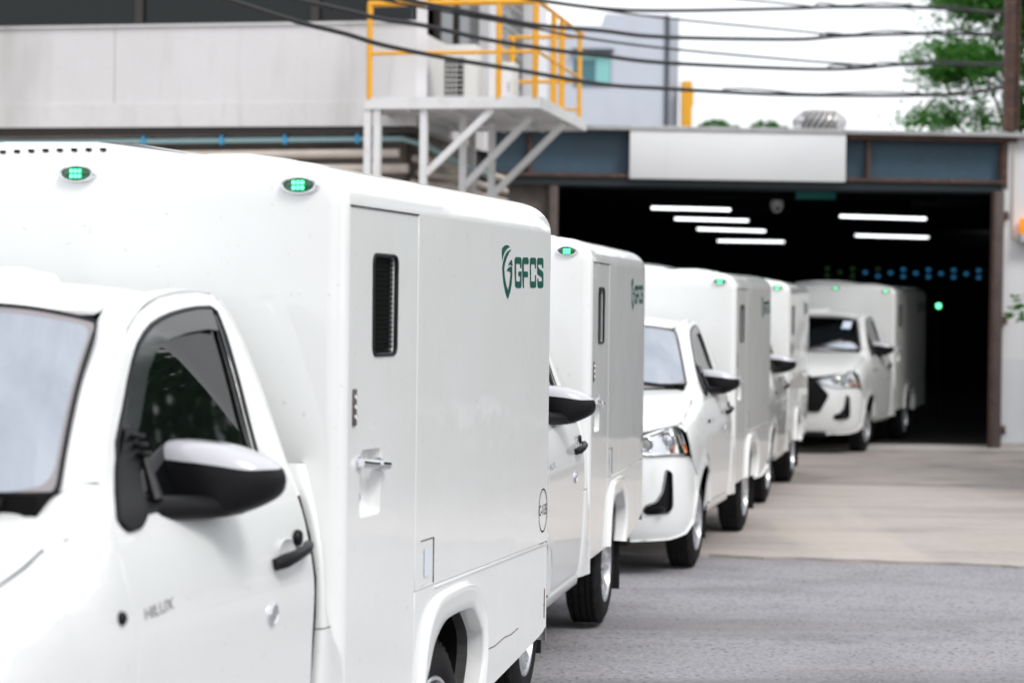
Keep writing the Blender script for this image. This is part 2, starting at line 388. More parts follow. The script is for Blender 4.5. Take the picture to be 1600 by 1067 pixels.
def wheel(root, x, y, s):
    w = empty('wheel'); w.parent = root; w.location = (s * x, y, .345)
    Rr, W = .345, .205
    # tyre: profile from inner bead over tread to outer bead (outer face at +s)
    pr = [(-W, .215), (-W - .004, .25), (-W + .004, .30), (-W + .02, .33), (-W + .04, .342)]
    for g in (-.155, -.115, -.075, -.042):
        pr += [(g - .006, .345), (g - .005, .336), (g + .005, .336), (g + .006, .345)]
    pr += [(-.03, .343), (-.012, .331), (.004, .30), (.012, .265), (.008, .235), (-.004, .215)]
    b = MB(); b.lathe([(s * t, r) for t, r in pr], (0, 0, 0), 'x', 56); ty = b.build('tyre', 'rubber', w, 40)
    b = MB()
    for k in range(44):                       # shoulder blocks of the tread
        a = 2 * math.pi * k / 44
        for t0, t1 in ((-.036, -.018), (-W + .022, -W + .040)):
            m = Matrix.Rotation(a, 4, 'X'); b.box(min(s * t0, s * t1), max(s * t0, s * t1), -.016, .016, .330, .3475, mtx=m)
    b.build('tread', 'rubber', ty, 0)
    b = MB(); b.lathe([(s * t, r) for t, r in [(-.004, .222), (.004, .216), (.002, .205), (-.03, .196), (-.10, .188), (-.19, .19)]], (0, 0, 0), 'x', 48)
    b.lathe([(s * t, r) for t, r in [(-.045, .001), (-.045, .035), (-.03, .045), (-.038, .06), (-.05, .075)]], (0, 0, 0), 'x', 24)
    for k in range(6):                        # paired spokes
        a = 2 * math.pi * k / 6
        for d in (-.16, .16):
            c0 = Vector((s * -.042, .055 * math.cos(a), .055 * math.sin(a))); c1 = Vector((s * -.020, .20 * math.cos(a + d), .20 * math.sin(a + d)))
            b.bar(c0, c1, .026, .03, up=(1, 0, 0))
    b.build('rim', 'alloy', w, 40)
    b = MB(); b.lathe([(s * t, r) for t, r in [(-.11, .02), (-.11, .15), (-.13, .16)]], (0, 0, 0), 'x', 32); b.build('brake_disc', 'under', w)
    return w

def marker_light(root, x, z):
    y = BF - (.001 if z > 2.23 else .003)
    m = MB(); pts = []
    prof = [(1.0, .03), (1.0, .0), (.98, -.006), (.90, -.012), (.80, -.011), (.76, -.004)]
    rows = [[(x + .062 * k * math.cos(a), y + d, z + .0275 * k * math.sin(a)) for a in [2 * math.pi * i / 40 for i in range(41)]] for k, d in prof]
    bz = m.grid(rows).build('marker_light', 'chrome', root, 60)
    m = MB(); m.grid([[(x + .050 * k * math.cos(a), y - d, z + .0225 * k * math.sin(a)) for a in [2 * math.pi * i / 32 for i in range(33)]] for k, d in ((1, .003), (.8, .009), (.5, .012), (.02, .013))])
    m.build('lens', 'ledlens', bz, 60)
    m = MB(); m.box(x - .021, x + .021, y - .0155, y - .012, z - .016, z + .016, .001); m.build('led_board', 'ledhalo', bz)
    for i in (-1, 0, 1):
        for j in (-1, 1):
            m = MB(); m.lathe([(-.0195 + .001, .0005), (-.0185, .004), (-.0165, .0055), (-.0155, .0058)], (x + i * .0135, y, z + j * .008), 'y', 8); m.build('led', 'led', bz)

LOGO = {
"G": [(4.419, 2.049), (4.49, 2.05), (4.504, 2.042), (4.505, 2.008), (4.487, 2.008), (4.486, 2.022), (4.478, 2.024), (4.435, 2.024), (4.428, 2.02), (4.431, 1.959), (4.44, 1.956), (4.479, 1.956), (4.489, 1.96), (4.488, 1.977), (4.463, 1.976), (4.462, 1.995), (4.506, 1.996), (4.508, 1.938), (4.495, 1.931), (4.434, 1.931), (4.419, 1.937), (4.409, 1.993), (4.407, 2.04)],
"F": [(4.514, 2.042), (4.526, 2.05), (4.594, 2.052), (4.607, 2.044), (4.608, 2.026), (4.538, 2.025), (4.539, 1.996), (4.599, 1.997), (4.6, 1.975), (4.542, 1.974), (4.544, 1.932), (4.528, 1.932), (4.516, 1.995)],
"C": [(4.626, 2.045), (4.638, 2.053), (4.705, 2.054), (4.717, 2.047), (4.718, 2.011), (4.702, 2.011), (4.701, 2.025), (4.694, 2.028), (4.653, 2.027), (4.643, 2.024), (4.646, 1.962), (4.654, 1.959), (4.697, 1.96), (4.707, 1.963), (4.705, 1.985), (4.72, 1.986), (4.722, 1.941), (4.711, 1.935), (4.647, 1.934), (4.633, 1.94)],
"S": [(4.733, 2.047), (4.746, 2.055), (4.815, 2.056), (4.828, 2.049), (4.83, 2.016), (4.811, 2.016), (4.81, 2.027), (4.803, 2.029), (4.761, 2.029), (4.75, 2.026), (4.75, 2.02), (4.762, 2.012), (4.817, 2.003), (4.831, 1.994), (4.833, 1.942), (4.82, 1.936), (4.757, 1.935), (4.743, 1.942), (4.742, 1.974), (4.753, 1.975), (4.755, 1.965), (4.764, 1.961), (4.803, 1.962), (4.813, 1.965), (4.813, 1.974), (4.802, 1.98), (4.752, 1.986), (4.738, 1.993)],
"A": [(4.233, 2.077), (4.263, 2.087), (4.297, 2.091), (4.322, 2.089), (4.339, 2.085), (4.298, 2.076), (4.269, 2.063), (4.25, 2.047), (4.239, 2.03), (4.234, 2.044)],
"B": [(4.362, 2.075), (4.333, 2.064), (4.299, 2.043), (4.276, 2.021), (4.265, 2.002), (4.273, 1.975), (4.294, 1.942), (4.318, 1.921), (4.338, 1.943), (4.349, 1.97), (4.353, 1.987), (4.336, 1.992), (4.316, 1.994), (4.297, 1.992), (4.316, 2.004), (4.34, 2.01), (4.36, 2.012), (4.375, 2.008), (4.378, 1.982), (4.368, 1.943), (4.35, 1.913), (4.319, 1.887), (4.291, 1.907), (4.265, 1.937), (4.249, 1.969), (4.24, 2.001), (4.247, 2.023), (4.27, 2.048), (4.298, 2.065), (4.333, 2.073)],
"D": [(4.315, 2.013), (4.335, 2.026), (4.354, 2.035), (4.369, 2.038), (4.376, 2.026), (4.378, 2.011), (4.365, 2.015), (4.345, 2.017), (4.33, 2.016)]}
ARCH_IN = [(3.318, .50), (3.349, .576), (3.389, .643), (3.446, .715), (3.545, .765), (3.66, .778), (3.80, .778), (3.888, .769), (3.93, .741), (3.974, .702), (4.012, .655), (4.015, .573), (3.985, .50), (3.962, .462)]
ARCH_OUT = [(3.272, .50), (3.293, .60), (3.325, .715), (3.37, .795), (3.466, .855), (3.656, .870), (3.80, .870), (3.884, .858), (3.955, .822), (4.012, .767), (4.036, .67), (4.040, .58), (4.025, .51), (4.01, .455)]

def box_body(root):
    """fibreglass cargo box with rounded edges, right-hand side fully panelled"""
    def plan(ins, inf, inr, n=7):
        """half outline (x >= 0) from front centre to rear centre, inset per side"""
        x1 = BW - ins; y0 = BF + inf; y1 = BR - inr; rf, rb = .055, .035; P = []
        for k in range(7): P.append(((x1 - rf) * k / 7, y0))
        for k in range(n + 1): a = math.pi / 2 * k / n; P.append((x1 - rf + rf * math.sin(a), y0 + rf - rf * math.cos(a)))
        nf = len(P) - 1
        for k in range(1, 16): P.append((x1, y0 + rf + (y1 - rb - y0 - rf) * k / 16))
        nr = len(P)
        for k in range(n + 1): a = math.pi / 2 * k / n; P.append((x1 - rb + rb * math.cos(a), y1 - rb + rb * math.sin(a)))
        for k in range(1, 8): P.append(((x1 - rb) * (1 - k / 7), y1))
        return P, nf, nr
    b = MB()
    crown = lambda x: .040 * (1 - min(1, abs(x) / .80) ** 2.2)
    def row(P, z, g, kc): return [(g * x, y, z + kc * crown(x)) for x, y in P]
    for g in (1, -1):
        lo, nf, nr = plan(0, 0, 0)
        zs = [.50 + (BT - .50) * k / 10 for k in range(11)]
        b.grid([row(lo[:nf + 1], z, g, 0) for z in zs])
        b.grid([row(lo[nr:], z, g, 0) for z in zs])
        rows = [row(lo, BT, g, 0)]
        for k in range(1, 11):
            a = math.pi / 2 * k / 10; c = 1 - math.cos(a)
            rows.append(row(plan(.135 * c, .05 * c, .06 * c)[0], BT + .122 * math.sin(a), g, math.sin(a)))
        last = plan(.135, .05, .06)[0]; yc = (BF + BR) / 2
        for k in range(1, 9):
            t = k / 8
            rows.append([(g * x * (1 - t), y + (yc - y) * t * .6, BT + .122 + crown(x * (1 - t))) for x, y in last])
        b.grid(rows)
        b.grid([[(0, y + (yc - y) * .6, BT + .122 + crown(0)) for x, y in last][::-1][:1] * 2] * 2) if False else None
    # close the roof seam along the centre line and the rear wall bottom
    bmesh.ops.remove_doubles(b.bm, verts=b.bm.verts, dist=.0008)
    bx = b.build('cargo_box', 'boxpaint', root, 50)
    # floor and inner dark lining so nothing shows through the gaps
    m = MB(); m.box(-.82, .82, BF + .05, BR - .05, .80, 2.10); m.box(-.82, .82, 4.08, BR - .05, .50, .805); m.box(-.82, .82, BF + .05, 3.26, .52, .805); m.build('lining', 'under', bx, 0)
    # --- right-hand side: upper panel, lower panel, door, hatch
    hatch = [(3.312, .918), (3.447, .918), (3.447, 1.072), (3.312, 1.072)]
    panel('side_panel', 'boxpaint', bx, [(3.2535, .9105), (4.941, .9105), (4.941, BT), (3.2535, BT)], flat(BW), holes=[hatch], h=.12, rr=.002)
    low = [(2.595, .50), (3.272, .50)] + ARCH_OUT[1:] + [(4.143, .445), (4.54, .495), (4.838, .535), (4.905, .548), (4.905, .9045), (3.2535, .9045), (3.2535, .562), (2.595, .562)]
    panel('side_panel', 'boxpaint', bx, low, flat(BW), h=.08, rr=.003)
    panel('corner_post', 'boxpaint', bx, fillet([(4.909, .552), (4.941, .562), (4.941, .9045), (4.909, .9045)], .004), flat(BW), h=.1, rr=.002)
    MB().box(BW - .002, BW + .004, 3.46, 4.93, .896, .9045, .0015).build('seam_trim', 'boxpaint', bx)
    # arch flare
    ai = catmull([(p[0], p[1], 0) for p in ARCH_IN], 4); ao = catmull([(p[0], p[1], 0) for p in ARCH_OUT], 4)
    rows = []
    for k, x in ((-.14, BW - .006), (-.04, BW + .016), (.08, BW + .024), (.25, BW + .022), (.6, BW + .017), (.93, BW + .014), (1.0, BW + .006), (1.0, BW - .09)):
        rows.append([(x, o.x + (i.x - o.x) * k, o.y + (i.y - o.y) * k) for i, o in zip(ai, ao)])
    MB().grid(rows).build('wheel_arch_flare', 'boxpaint', bx, 60)
    MB().grid([[(x, p.x, p.y) for p in ai] for x in (BW - .05, .55)] + [[(.55, 3.67, .5)] * len(ai)]).build('wheel_well', 'under', bx, 0)
    # plain far side
    far = [(2.595, .50), (3.272, .50)] + ARCH_OUT[1:] + [(4.143, .445), (4.838, .535), (4.941, .56), (4.941, BT), (2.595, BT)]
    panel('side_panel', 'boxpaint', bx, far, flat(-BW), sgn=-1, h=.15, rr=.002)
    # door
    win = fillet([(2.812, 1.70), (3.033, 1.70), (3.037, 2.013), (2.808, 2.013)], .03)
    rec = fillet([(2.705, 1.20), (2.898, 1.20), (2.901, 1.41), (2.712, 1.41)], .025)
    d = panel('box_door', 'boxpaint', root, [(2.5985, .5655), (3.2475, .5655), (3.2475, 2.1525), (2.5985, 2.1525)], flat(BW - .001), holes=[win, rec], h=.09, rr=.002)
    MB().box(BW - .02, BW + .003, 2.6, 3.246, 2.1535, 2.1575).build('drip_gap', 'black', d, 0)
    MB().tube([(BW - .002, p.x, p.y) for p in resample(win, .03)], .007, 6, closed=True).build('window_seal', 'seal', d, 60)
    wdw = panel('window', 'gloss_black', d, win, flat(BW - .016), h=.15, rim=0)
    for k in range(20): MB().box(BW - .0155, BW - .012, 2.815, 3.03, 1.708 + k * .0152, 1.712 + k * .0152).build('mesh_bar', 'under', wdw, 0)
    rows = []
    for k, x in ((1, BW - .002), (.985, BW - .008), (.96, BW - .035), (.9, BW - .042), (0.02, BW - .043)):
        c = Vector((2.805, 1.305)); rows.append([(x, c.x + (p.x - c.x) * k, c.y + (p.y - c.y) * k) for p in rec + rec[:1]])
    MB().grid(rows).build('handle_recess', 'boxpaint', d, 50)
    m = MB(); m.tube([(BW + .006, 2.69, 1.373), (BW + .010, 2.78, 1.364), (BW + .010, 2.86, 1.358)], .016, 12); m.tube([(BW + .01, 2.84, 1.36), (BW + .012, 2.915, 1.354)], [.021, .019], 12); m.tube([(BW - .04, 2.80, 1.362), (BW + .008, 2.80, 1.362)], .011, 10); m.box(BW - .001, BW + .006, 2.672, 2.695, 1.355, 1.392, .002); m.build('handle', 'chrome', d)
    MB().lathe([(-.01, .001), (.006, .0012), (.007, .016), (.003, .024), (-.002, .026)], (BW - .02, 2.735, 1.262), 'x', 18).build('lock', 'chrome', d)
    m = MB(); m.box(BW - .001, BW + .005, 2.632, 2.661, 1.488, 1.60, .002); m.build('latch_plate', 'jamb', d)
    for z in (1.515, 1.545, 1.575): MB().lathe([(.0, .0005), (.0045, .006), (0, .008)], (BW + .004, 2.647, z), 'x', 8).build('screw', 'chrome', d)
    # filler hatch
    ht = panel('filler_hatch', 'boxpaint', root, [(3.315, .921), (3.444, .921), (3.444, 1.069), (3.315, 1.069)], flat(BW - .001), h=.1, rr=.002)
    m = MB(); m.box(BW - .02, BW + .0015, 3.310, 3.449, 1.0695, 1.0725); m.box(BW - .02, BW + .0015, 3.446, 3.449, .916, 1.07); m.build('hatch_gap', 'black', ht, 0)
    panel('film', 'paleblue', ht, fillet([(3.345, .945), (3.405, .945), (3.405, 1.045), (3.345, 1.045)], .01), flat(BW + .0012), h=.1, rim=0)
    # lettering and emblem
    for nm, pl in LOGO.items():
        panel('emblem' if nm in 'ABD' else 'letter', 'green', bx, fillet(pl, .004, 2) if nm not in 'AB' else [Vector(p) for p in pl], flat(BW + .0016), h=.05, rim=0)
    C0 = (4.871, 1.040)
    ring = [[(BW + .0016, C0[0] + r * .72 * math.cos(a), C0[1] + r * math.sin(a)) for a in [2 * math.pi * k / 40 for k in range(41)]] for r in (.089, .083)]
    MB().grid(ring).build('number_ring', 'decal', bx, 0)
    text_mesh('C-1135', .062, lambda u, v: Vector((BW + .0018, C0[0] + u * .62, C0[1] + v)), 'fleet_number', 'decal', bx)
    # fairing between cab and box
    for z0, z1, nm in ((.907, 1.385, 'cab_fairing'), (.42, .903, 'cab_fairing')):
        fx = pc([.42, .5, .7, .9, 1.1, 1.22, 1.3, 1.385], [.85, .868, .886, .892, .884, .862, .838, .806])
        fy = pc([.42, .7, .9, 1.1, 1.25, 1.385], [2.385, 2.385, 2.390, 2.392, 2.400, 2.425])
        b_ = lambda z, fy=fy: fy(z) + .05 + (2.60 - 2.43) * sm(1.0, .72, z)
        for s in (1, -1):
            rows = []
            for k in range(13):
                z = z0 + (z1 - z0) * k / 12; r = []
                for t, dx in ((0, -.06), (0, -.018), (.02, -.006), (.12, .0), (.35, .003), (.6, .002), (.85, -.004), (1, -.016), (1.02, -.06)):
                    k_ = sm(1.0, .72, z); y = fy(z) + (b_(z) - fy(z)) * t + (.10 * (1 - k_) if t > 1 else 0); x = fx(z) * (1 - t * k_) + (BW - .0015) * t * k_ + dx * (1 - k_ * sm(.3, .9, t))
                    r.append((s * x, y, z))
                rows.append(r)
            MB().grid(rows).build(nm, 'boxpaint', bx, 60)
    # roof pod with slotted vent edge
    m = MB()
    for rows in ([[(x, y, BT + .122 + crown(x) + hgt) for x, hgt in ((-.62, -.02), (-.60, e), (-.3, e + .012), (0.02, e + .004), (.20, e * .4), (.30, -.02))] for y, e in ((2.635, -.02), (2.65, .034), (2.9, .05), (3.6, .055), (3.85, .03), (3.9, -.02))],): m.grid(rows)
    pod = m.build('roof_vent', 'paint', root, 40)
    for k in range(13):
        x = -.56 + k * .05; MB().box(x, x + .014, 2.628, 2.648, BT + .122 + crown(x) + .009, BT + .122 + crown(x) + .017).build('vent_slot', 'under', pod, 0)
    m = MB(); m.grid([[(x, y, BT + .122 + crown(x) + hgt * e) for x, hgt in ((.34, -.2), (.37, .6), (.5, 1), (.62, .6), (.66, -.3))] for y, e in ((2.70, -.004), (2.73, .018), (3.1, .022), (3.14, -.004))]); m.build('roof_cap', 'paint', root, 40)
    for x, z in ((-.738, 2.212), (.0, 2.251), (.738, 2.212)): marker_light(root, x + .01, z)
    # back end
    for s in (-1, 1):
        panel('rear_door', 'boxpaint', bx, [(s * .01, .66), (s * .82, .66), (s * .82, 2.1), (s * .01, 2.1)], lambda x, z: Vector((x, BR + .012, z)), sgn=-1, h=.2)
        MB().box(s * .84 - .03, s * .84 + .03, BR, BR + .02, .7, .95, .006).build('tail_light', 'amber', bx)
    MB().box(-.80, .80, BR, BR + .08, .46, .56, .02).build('rear_bumper', 'black', root)

def cab(root):
    # inner core that stops light through the shut lines
    m = MB(); m.box(-.80, .80, .62, 2.30, .48, 1.10); m.box(-.76, .76, 1.1, 2.30, 1.0, 1.26); m.box(-.62, .62, .28, .70, .45, 1.0); m.box(-.70, .70, 1.02, 2.28, 1.2, 1.40); m.build('inner_core', 'under', root, 0)
    # bumper
    top = [(1.17, .62), (1.165, .74), (1.06, .845), (.98, .885), (.8, .895), (.6, .89), (.45, .925), (.345, .955)]
    gr = [(.49, .79), (.372, .575)]
    R_ = [(1.10, .40), (1.12, .50)] + top + gr
    low = [(.0, .27), (.45, .272), (.8, .285), (.98, .32)]
    half = low + R_
    out = half + [(-x, z) for x, z in half[::-1] if x > 0]
    fog = [(.745, .80), (.795, .775), (.80, .52), (.775, .478), (.60, .468), (.565, .495), (.585, .535), (.66, .56), (.71, .63)]
    fog = fillet(fog, .02, 3)
    bmp = panel('front_bumper', 'paint', root, fillet(out, .012, 3), fascia(), -1, holes=[fog, [(-p.x, p.y) for p in fog][::-1]], h=.05)
    for s in (1, -1):
        fg = panel('fog_recess', 'black', bmp, [(s * p.x, p.y) for p in fog], fascia(.022), -1, h=.04, rim=0)
        MB().tube([fascia(.004)(s * p.x, p.y) for p in resample(fog, .02)], .007, 6, closed=True).build('fog_bezel', 'gloss_black', bmp, 60)
        MB().box(s * .655 - .07, s * .655 + .07, .06, .115, .495, .535, .012).build('fog_bar', 'gloss_black', bmp)
    # grille
    gp = [(-.372, .575), (.372, .575), (.49, .79), (.345, .955), (.21, 1.05), (-.21, 1.05), (-.345, .955), (-.49, .79)]
    g = panel('grille', 'black', root, fillet(gp, .02, 3), fascia(.03), -1, h=.06, rim=0)
    MB().tube([fascia(-.004)(p.x, p.y) for p in resample(fillet(gp, .03, 3), .05)], .017, 8, closed=True).build('grille_frame', 'gloss_black', g, 60)
    for k in range(8):
        z = .62 + k * .052; w = .37 + .11 * (1 - abs(z - .79) / .22) if z < .99 else .25
        MB().tube([fascia(.012)(w * t / 6, z) for t in range(-6, 7)], .009, 6).build('grille_slat', 'gloss_black', g, 60)
    MB().box(-.46, .46, .02, .2, .235, .30, .02).build('under_tray', 'black', bmp)
    # hood
    hh = [(.215, .080), (.42, .112), (.58, .165), (.70, .235), (.768, .32), (.785, .42), (.785, .60), (.782, .80), (.772, .92), (.745, .985), (.64, 1.02), (.45, .985), (.2, .957)]
    hp = [(0, .075)] + hh + [(0, .95)] + [(-x, y) for x, y in hh[::-1]]
    panel('hood', 'paint', root, fillet(hp, .015, 3), lambda x, y: Vector((x, y, Zh(x, y))), 1, h=.06)
    for s in (1, -1):
        # fender
        arc = [(.9 + .425 * math.cos(a), .36 + .425 * math.sin(a)) for a in [R(d) for d in range(0, 151, 10)]]
        xs_h = [(.80, .43), (.822, .60)]
        up = []
        for hx, hy in [(.792, .42), (.792, .60), (.789, .80), (.779, .92)]:
            z = 1.36
            for _ in range(80):
                z -= .004
                if Xs(hy, z) >= hx: break
            up.append((hy, z - .002))
        fo = [(1.16, .47), (1.325, .47)][1:] + [(1.172, .47), (1.168, 1.05), (1.128, 1.20), (1.132, 1.34), (1.186, 1.416), (1.10, 1.418), (1.04, 1.385), (.985, 1.345)] + up[::-1] + [(.40, 1.15), (.385, 1.0), (.40, .89), (.47, .86), (.515, .75)]
        fo = [(1.168, .40), (1.168, 1.05), (1.128, 1.20), (1.132, 1.34), (1.186, 1.416), (1.10, 1.418), (1.06, 1.37), (1.01, 1.33), (.972, 1.304)] + up[::-1] + [(.40, 1.16), (.375, 1.05), (.385, .93), (.42, .865), (.50, .76), (.517, .545)] + arc[::-1][1:] + [(1.325, .36)][:0]
        fo = [p for p in fo if not (p[0] > 1.168 and p[1] < 1.1)]
        fd = panel('fender', 'paint', root, fo, side(s), s, h=.045)
        MB().grid([[(s * (Xs(.9 + r_ * math.cos(a), max(.36, .36 + r_ * math.sin(a))) - dx), .9 + r_ * math.cos(a), .36 + r_ * math.sin(a)) for a in [R(d) for d in range(-5, 176, 6)]] for r_, dx in ((.425, .012), (.43, .3), (.1, .3))]).build('wheel_well', 'under', fd, 0)
        MB().lathe([(-.005, .018), (.008, .016), (.013, .008), (.013, .001)], (s * (Xs(1.08, 1.111) + .0), 1.085, 1.112), 'x', 14).build('side_repeater', 'gloss_black', fd) if s > 0 else None
        cA = catmull([(.712, 1.13, 1.402), (.685, 1.085, 1.382), (.66, 1.030, 1.352), (.64, .95, 1.326)], 4); cB = catmull([(Xs(1.15, 1.415) + .002, 1.16, 1.417), (Xs(1.06, 1.368), 1.06, 1.367), (Xs(1.0, 1.325), .998, 1.320), (.775, .92, 1.284)], 4)
        gy = [.34 + .0325 * k for k in range(21)]; gx = lambda y: pc([.32, .42, .6, .8, .92, .99], [.768, .785, .785, .782, .772, .745])(y)
        MB().grid([[(s * (gx(y) + dx), y, Zh(gx(y) + min(dx, .012), y) - dz) for y in gy] for dx, dz in ((-.05, .034), (-.01, .032), (.010, .032), (.03, .040), (.05, .065))]).build('hood_gutter', 'paint', fd, 60)
        MB().grid([[(s * p_.x, p_.y, p_.z) for p_ in [a.lerp(b, t) + Vector((0, 0, .008 * math.sin(math.pi * t) - (.006 if t == 0 else 0))) for a, b in zip(cA, cB)]] for t in (0, .1, .3, .5, .7, .9, 1.05)]).build('cowl_corner', 'paint', root, 60)
        # headlight
        hl = fillet([(.338, .968), (.45, .938), (.6, .904), (.8, .909), (.97, .900), (1.025, .935), (1.03, 1.05), (1.04, 1.135), (.97, 1.14), (.8, 1.095), (.6, 1.045), (.34, .99)], .015, 3)
        hl = [(s * p.x, p.y) for p in hl]
        hp_ = panel('headlight', 'lampsilver', root, hl, fascia(.045), -1, h=.05, rim=0)
        MB().tube([fascia(.012)(p[0], p[1]) for p in resample(hl, .03)], .008, 6, closed=True).build('lamp_bezel', 'alloy', hp_, 60)
        for u, z, r_ in ((.60, .985, .055), (.80, 1.01, .065)):
            c = fascia(.03)(s * u, z)
            MB().lathe([(.02, r_), (-.012, r_ * 1.02), (-.016, r_ * .93), (0, r_ * .86)], c, 'y', 24).build('lamp_ring', 'chrome', hp_)
            MB().lathe([(.01, r_ * .86), (-.006, r_ * .6), (-.012, .002)], c, 'y', 24).build('lamp_bowl', 'lampsilver' if u > .7 else 'galv', hp_)
        panel('indicator', 'amber', hp_, [(s * a, z) for a, z in ((.84, .914), (1.0, .91), (1.01, .965), (.87, .985))], fascia(.014), -1, h=.05)
        panel('lamp_brow', 'gloss_black', hp_, [(s * a, z) for a, z in ((.93, 1.04), (1.02, 1.0), (1.02, 1.07), (.97, 1.10))], fascia(.03), -1, h=.05)
        panel('lamp_lens', 'clear', hp_, hl, fascia(.008), -1, h=.05, rim=0)
        # ---------------- door
        rear = [(2.308, .47), (2.320, .95), (2.319, 1.062), (2.308, 1.183), (2.309, 1.30), (2.335, 1.40), (2.352, 1.483), (2.360, 1.56), (2.358, 1.637), (2.350, 1.744), (2.335, 1.815), (2.318, 1.858), (2.29, 1.878)]
        topd = [(2.20, 1.884), (2.049, 1.878), (1.93, 1.866), (1.842, 1.848), (1.76, 1.826), (1.694, 1.798), (1.62, 1.762), (1.542, 1.713), (1.45, 1.642), (1.368, 1.572), (1.28, 1.492), (1.195, 1.412), (1.142, 1.34), (1.138, 1.20), (1.178, 1.05), (1.178, .47)]
        do = [(1.178, .47)] + rear + topd[:-1]
        wn_ = [(1.245, 1.365), (1.346, 1.500), (1.446, 1.578), (1.53, 1.647), (1.601, 1.70), (1.66, 1.738), (1.726, 1.768), (1.79, 1.79), (1.862, 1.806), (1.95, 1.820), (2.044, 1.830), (2.14, 1.837), (2.235, 1.839), (2.258, 1.828), (2.252, 1.764), (2.229, 1.65), (2.204, 1.546), (2.175, 1.45), (2.145, 1.372), (2.10, 1.358), (1.7, 1.345), (1.30, 1.335)]
        dr = panel('door', 'paint', root, do, side(s), s, holes=[wn_], h=.045, rr=.004)
        panel('window', 'glass', dr, wn_, side(s, -.012), s, h=.08, rim=0)
        MB().tube([side(s, -.003)(p.x, p.y) for p in resample([Vector(q) for q in wn_], .04)], .010, 6, closed=True).build('window_seal', 'seal', dr, 60)
        # rear run channel and grey rain visor
        panel('run_channel', 'gloss_black', dr, [(2.115, 1.365), (2.143, 1.37), (2.175, 1.45), (2.204, 1.546), (2.229, 1.65), (2.250, 1.764), (2.255, 1.825), (2.233, 1.832), (2.21, 1.76), (2.185, 1.65), (2.158, 1.546), (2.132, 1.45)], side(s, -.004), s, h=.06, rim=.004, rr=.001)
        MB().tube([side(s, -.001)(y, z) for y, z in ((2.128, 1.37), (2.155, 1.45), (2.183, 1.546), (2.208, 1.65), (2.231, 1.764), (2.240, 1.82))], .0045, 6).build('run_trim', 'visor', dr, 60)
        vis_t = [(1.40, 1.538), (1.446, 1.576), (1.53, 1.645), (1.601, 1.699), (1.66, 1.737), (1.726, 1.767), (1.79, 1.789), (1.862, 1.805), (1.95, 1.819), (2.044, 1.829), (2.14, 1.836), (2.225, 1.837)]
        vis_b = [(2.205, 1.778), (2.14, 1.783), (1.992, 1.774), (1.86, 1.757), (1.746, 1.724), (1.66, 1.675), (1.58, 1.61), (1.50, 1.542), (1.43, 1.50)]
        panel('rain_visor', 'visor', dr, vis_t + vis_b, side(s, .006), s, h=.06, rim=.006, rr=.002)
        # outer belt moulding
        MB().tube([side(s, .002)(y, z) for y, z in ((1.27, 1.337), (1.5, 1.341), (1.8, 1.348), (2.12, 1.36))], .008, 6).build('belt_moulding', 'seal', dr, 60)
        # handle with cup
        hx = Xs(2.12, 1.16)
        MB().grid([[(s * (Xs(2.125, 1.155) + dx), 2.125 + .062 * k * math.cos(a), 1.158 + .040 * k * math.sin(a)) for a in [2 * math.pi * i / 28 for i in range(29)]] for k, dx in ((1.05, .001), (.95, .003), (.9, .0), (.02, .001))]).build('handle_cup', 'galv' if False else 'paint', dr, 60)
        hb = MB(); hb.tube([(s * (hx + d_), y, z) for y, z, d_ in ((2.02, 1.135, .012), (2.05, 1.143, .030), (2.12, 1.152, .038), (2.20, 1.160, .036), (2.25, 1.166, .022), (2.265, 1.168, .008))], [.017, .021, .017, .015, .015, .010], 12); hb.build('handle', 'black', dr, 60)
        MB().lathe([(-.004, .024), (.004 * s, .024), (.010 * s, .020), (.012 * s, .002)], (s * hx, 2.215, 1.19), 'x', 18).build('handle_cap', 'black', dr)
        MB().lathe([(-.004 * s, .032), (.006 * s, .031), (.010 * s, .026), (.006 * s, .022), (.006 * s, .001)], (s * Xs(2.0, 1.0), 2.0, 1.002), 'x', 22).build('lock', 'chrome', dr)
        if s > 0:
            text_mesh('HILUX', .042, lambda u, v: Vector((Xs(1.285 + u, 1.108 + v) + .003, 1.285 + u, 1.108 + v + u * .05)), 'badge', 'chrome', dr, 1.35)
        # sill
        MB().grid([[(s * (x), y, z) for y in (1.18, 1.5, 1.9, 2.30)] for x, z in ((.852, .462), (.868, .445), (.862, .40), (.82, .37), (.6, .37))]).build('sill', 'paint', root, 50)
        # ---------------- cab side frame: A pillar and roof rail
        eb, et = Vector((.708, 1.121, 1.397)), Vector((.523, 1.692, 1.801))
        inn = catmull([eb.lerp(et, v) + Vector((0, -.53, .85)) * .030 * math.sin(math.pi * v) for v in (0, .25, .55, .85)] + [(.520, 1.70, 1.826), (.505, 1.82, 1.860), (.50, 1.98, 1.871), (.50, 2.15, 1.872), (.50, 2.34, 1.856)], 5)
        oy = [(1.19, 1.42), (1.275, 1.50), (1.445, 1.65), (1.615, 1.77), (1.69, 1.807), (1.842, 1.857), (2.0, 1.882), (2.15, 1.891), (2.30, 1.885)]
        outc = catmull([(Xs(y, z) - .004, y, z) for y, z in oy], 5)
        rows = []
        for t, bz in ((-.04, -.03), (0, 0), (.15, .008), (.35, .014), (.6, .014), (.85, .006), (1, 0), (1.0, -.02)):
            r = []
            for k, (a, b) in enumerate(zip(inn, outc)):
                p = a.lerp(b, t); n = Vector((.5, -.35 * (1 - k / len(inn)), .75)).normalized(); p = p + n * bz; r.append((s * p.x, p.y, p.z))
            rows.append(r)
        MB().grid(rows).build('cab_frame', 'paint', root, 60)
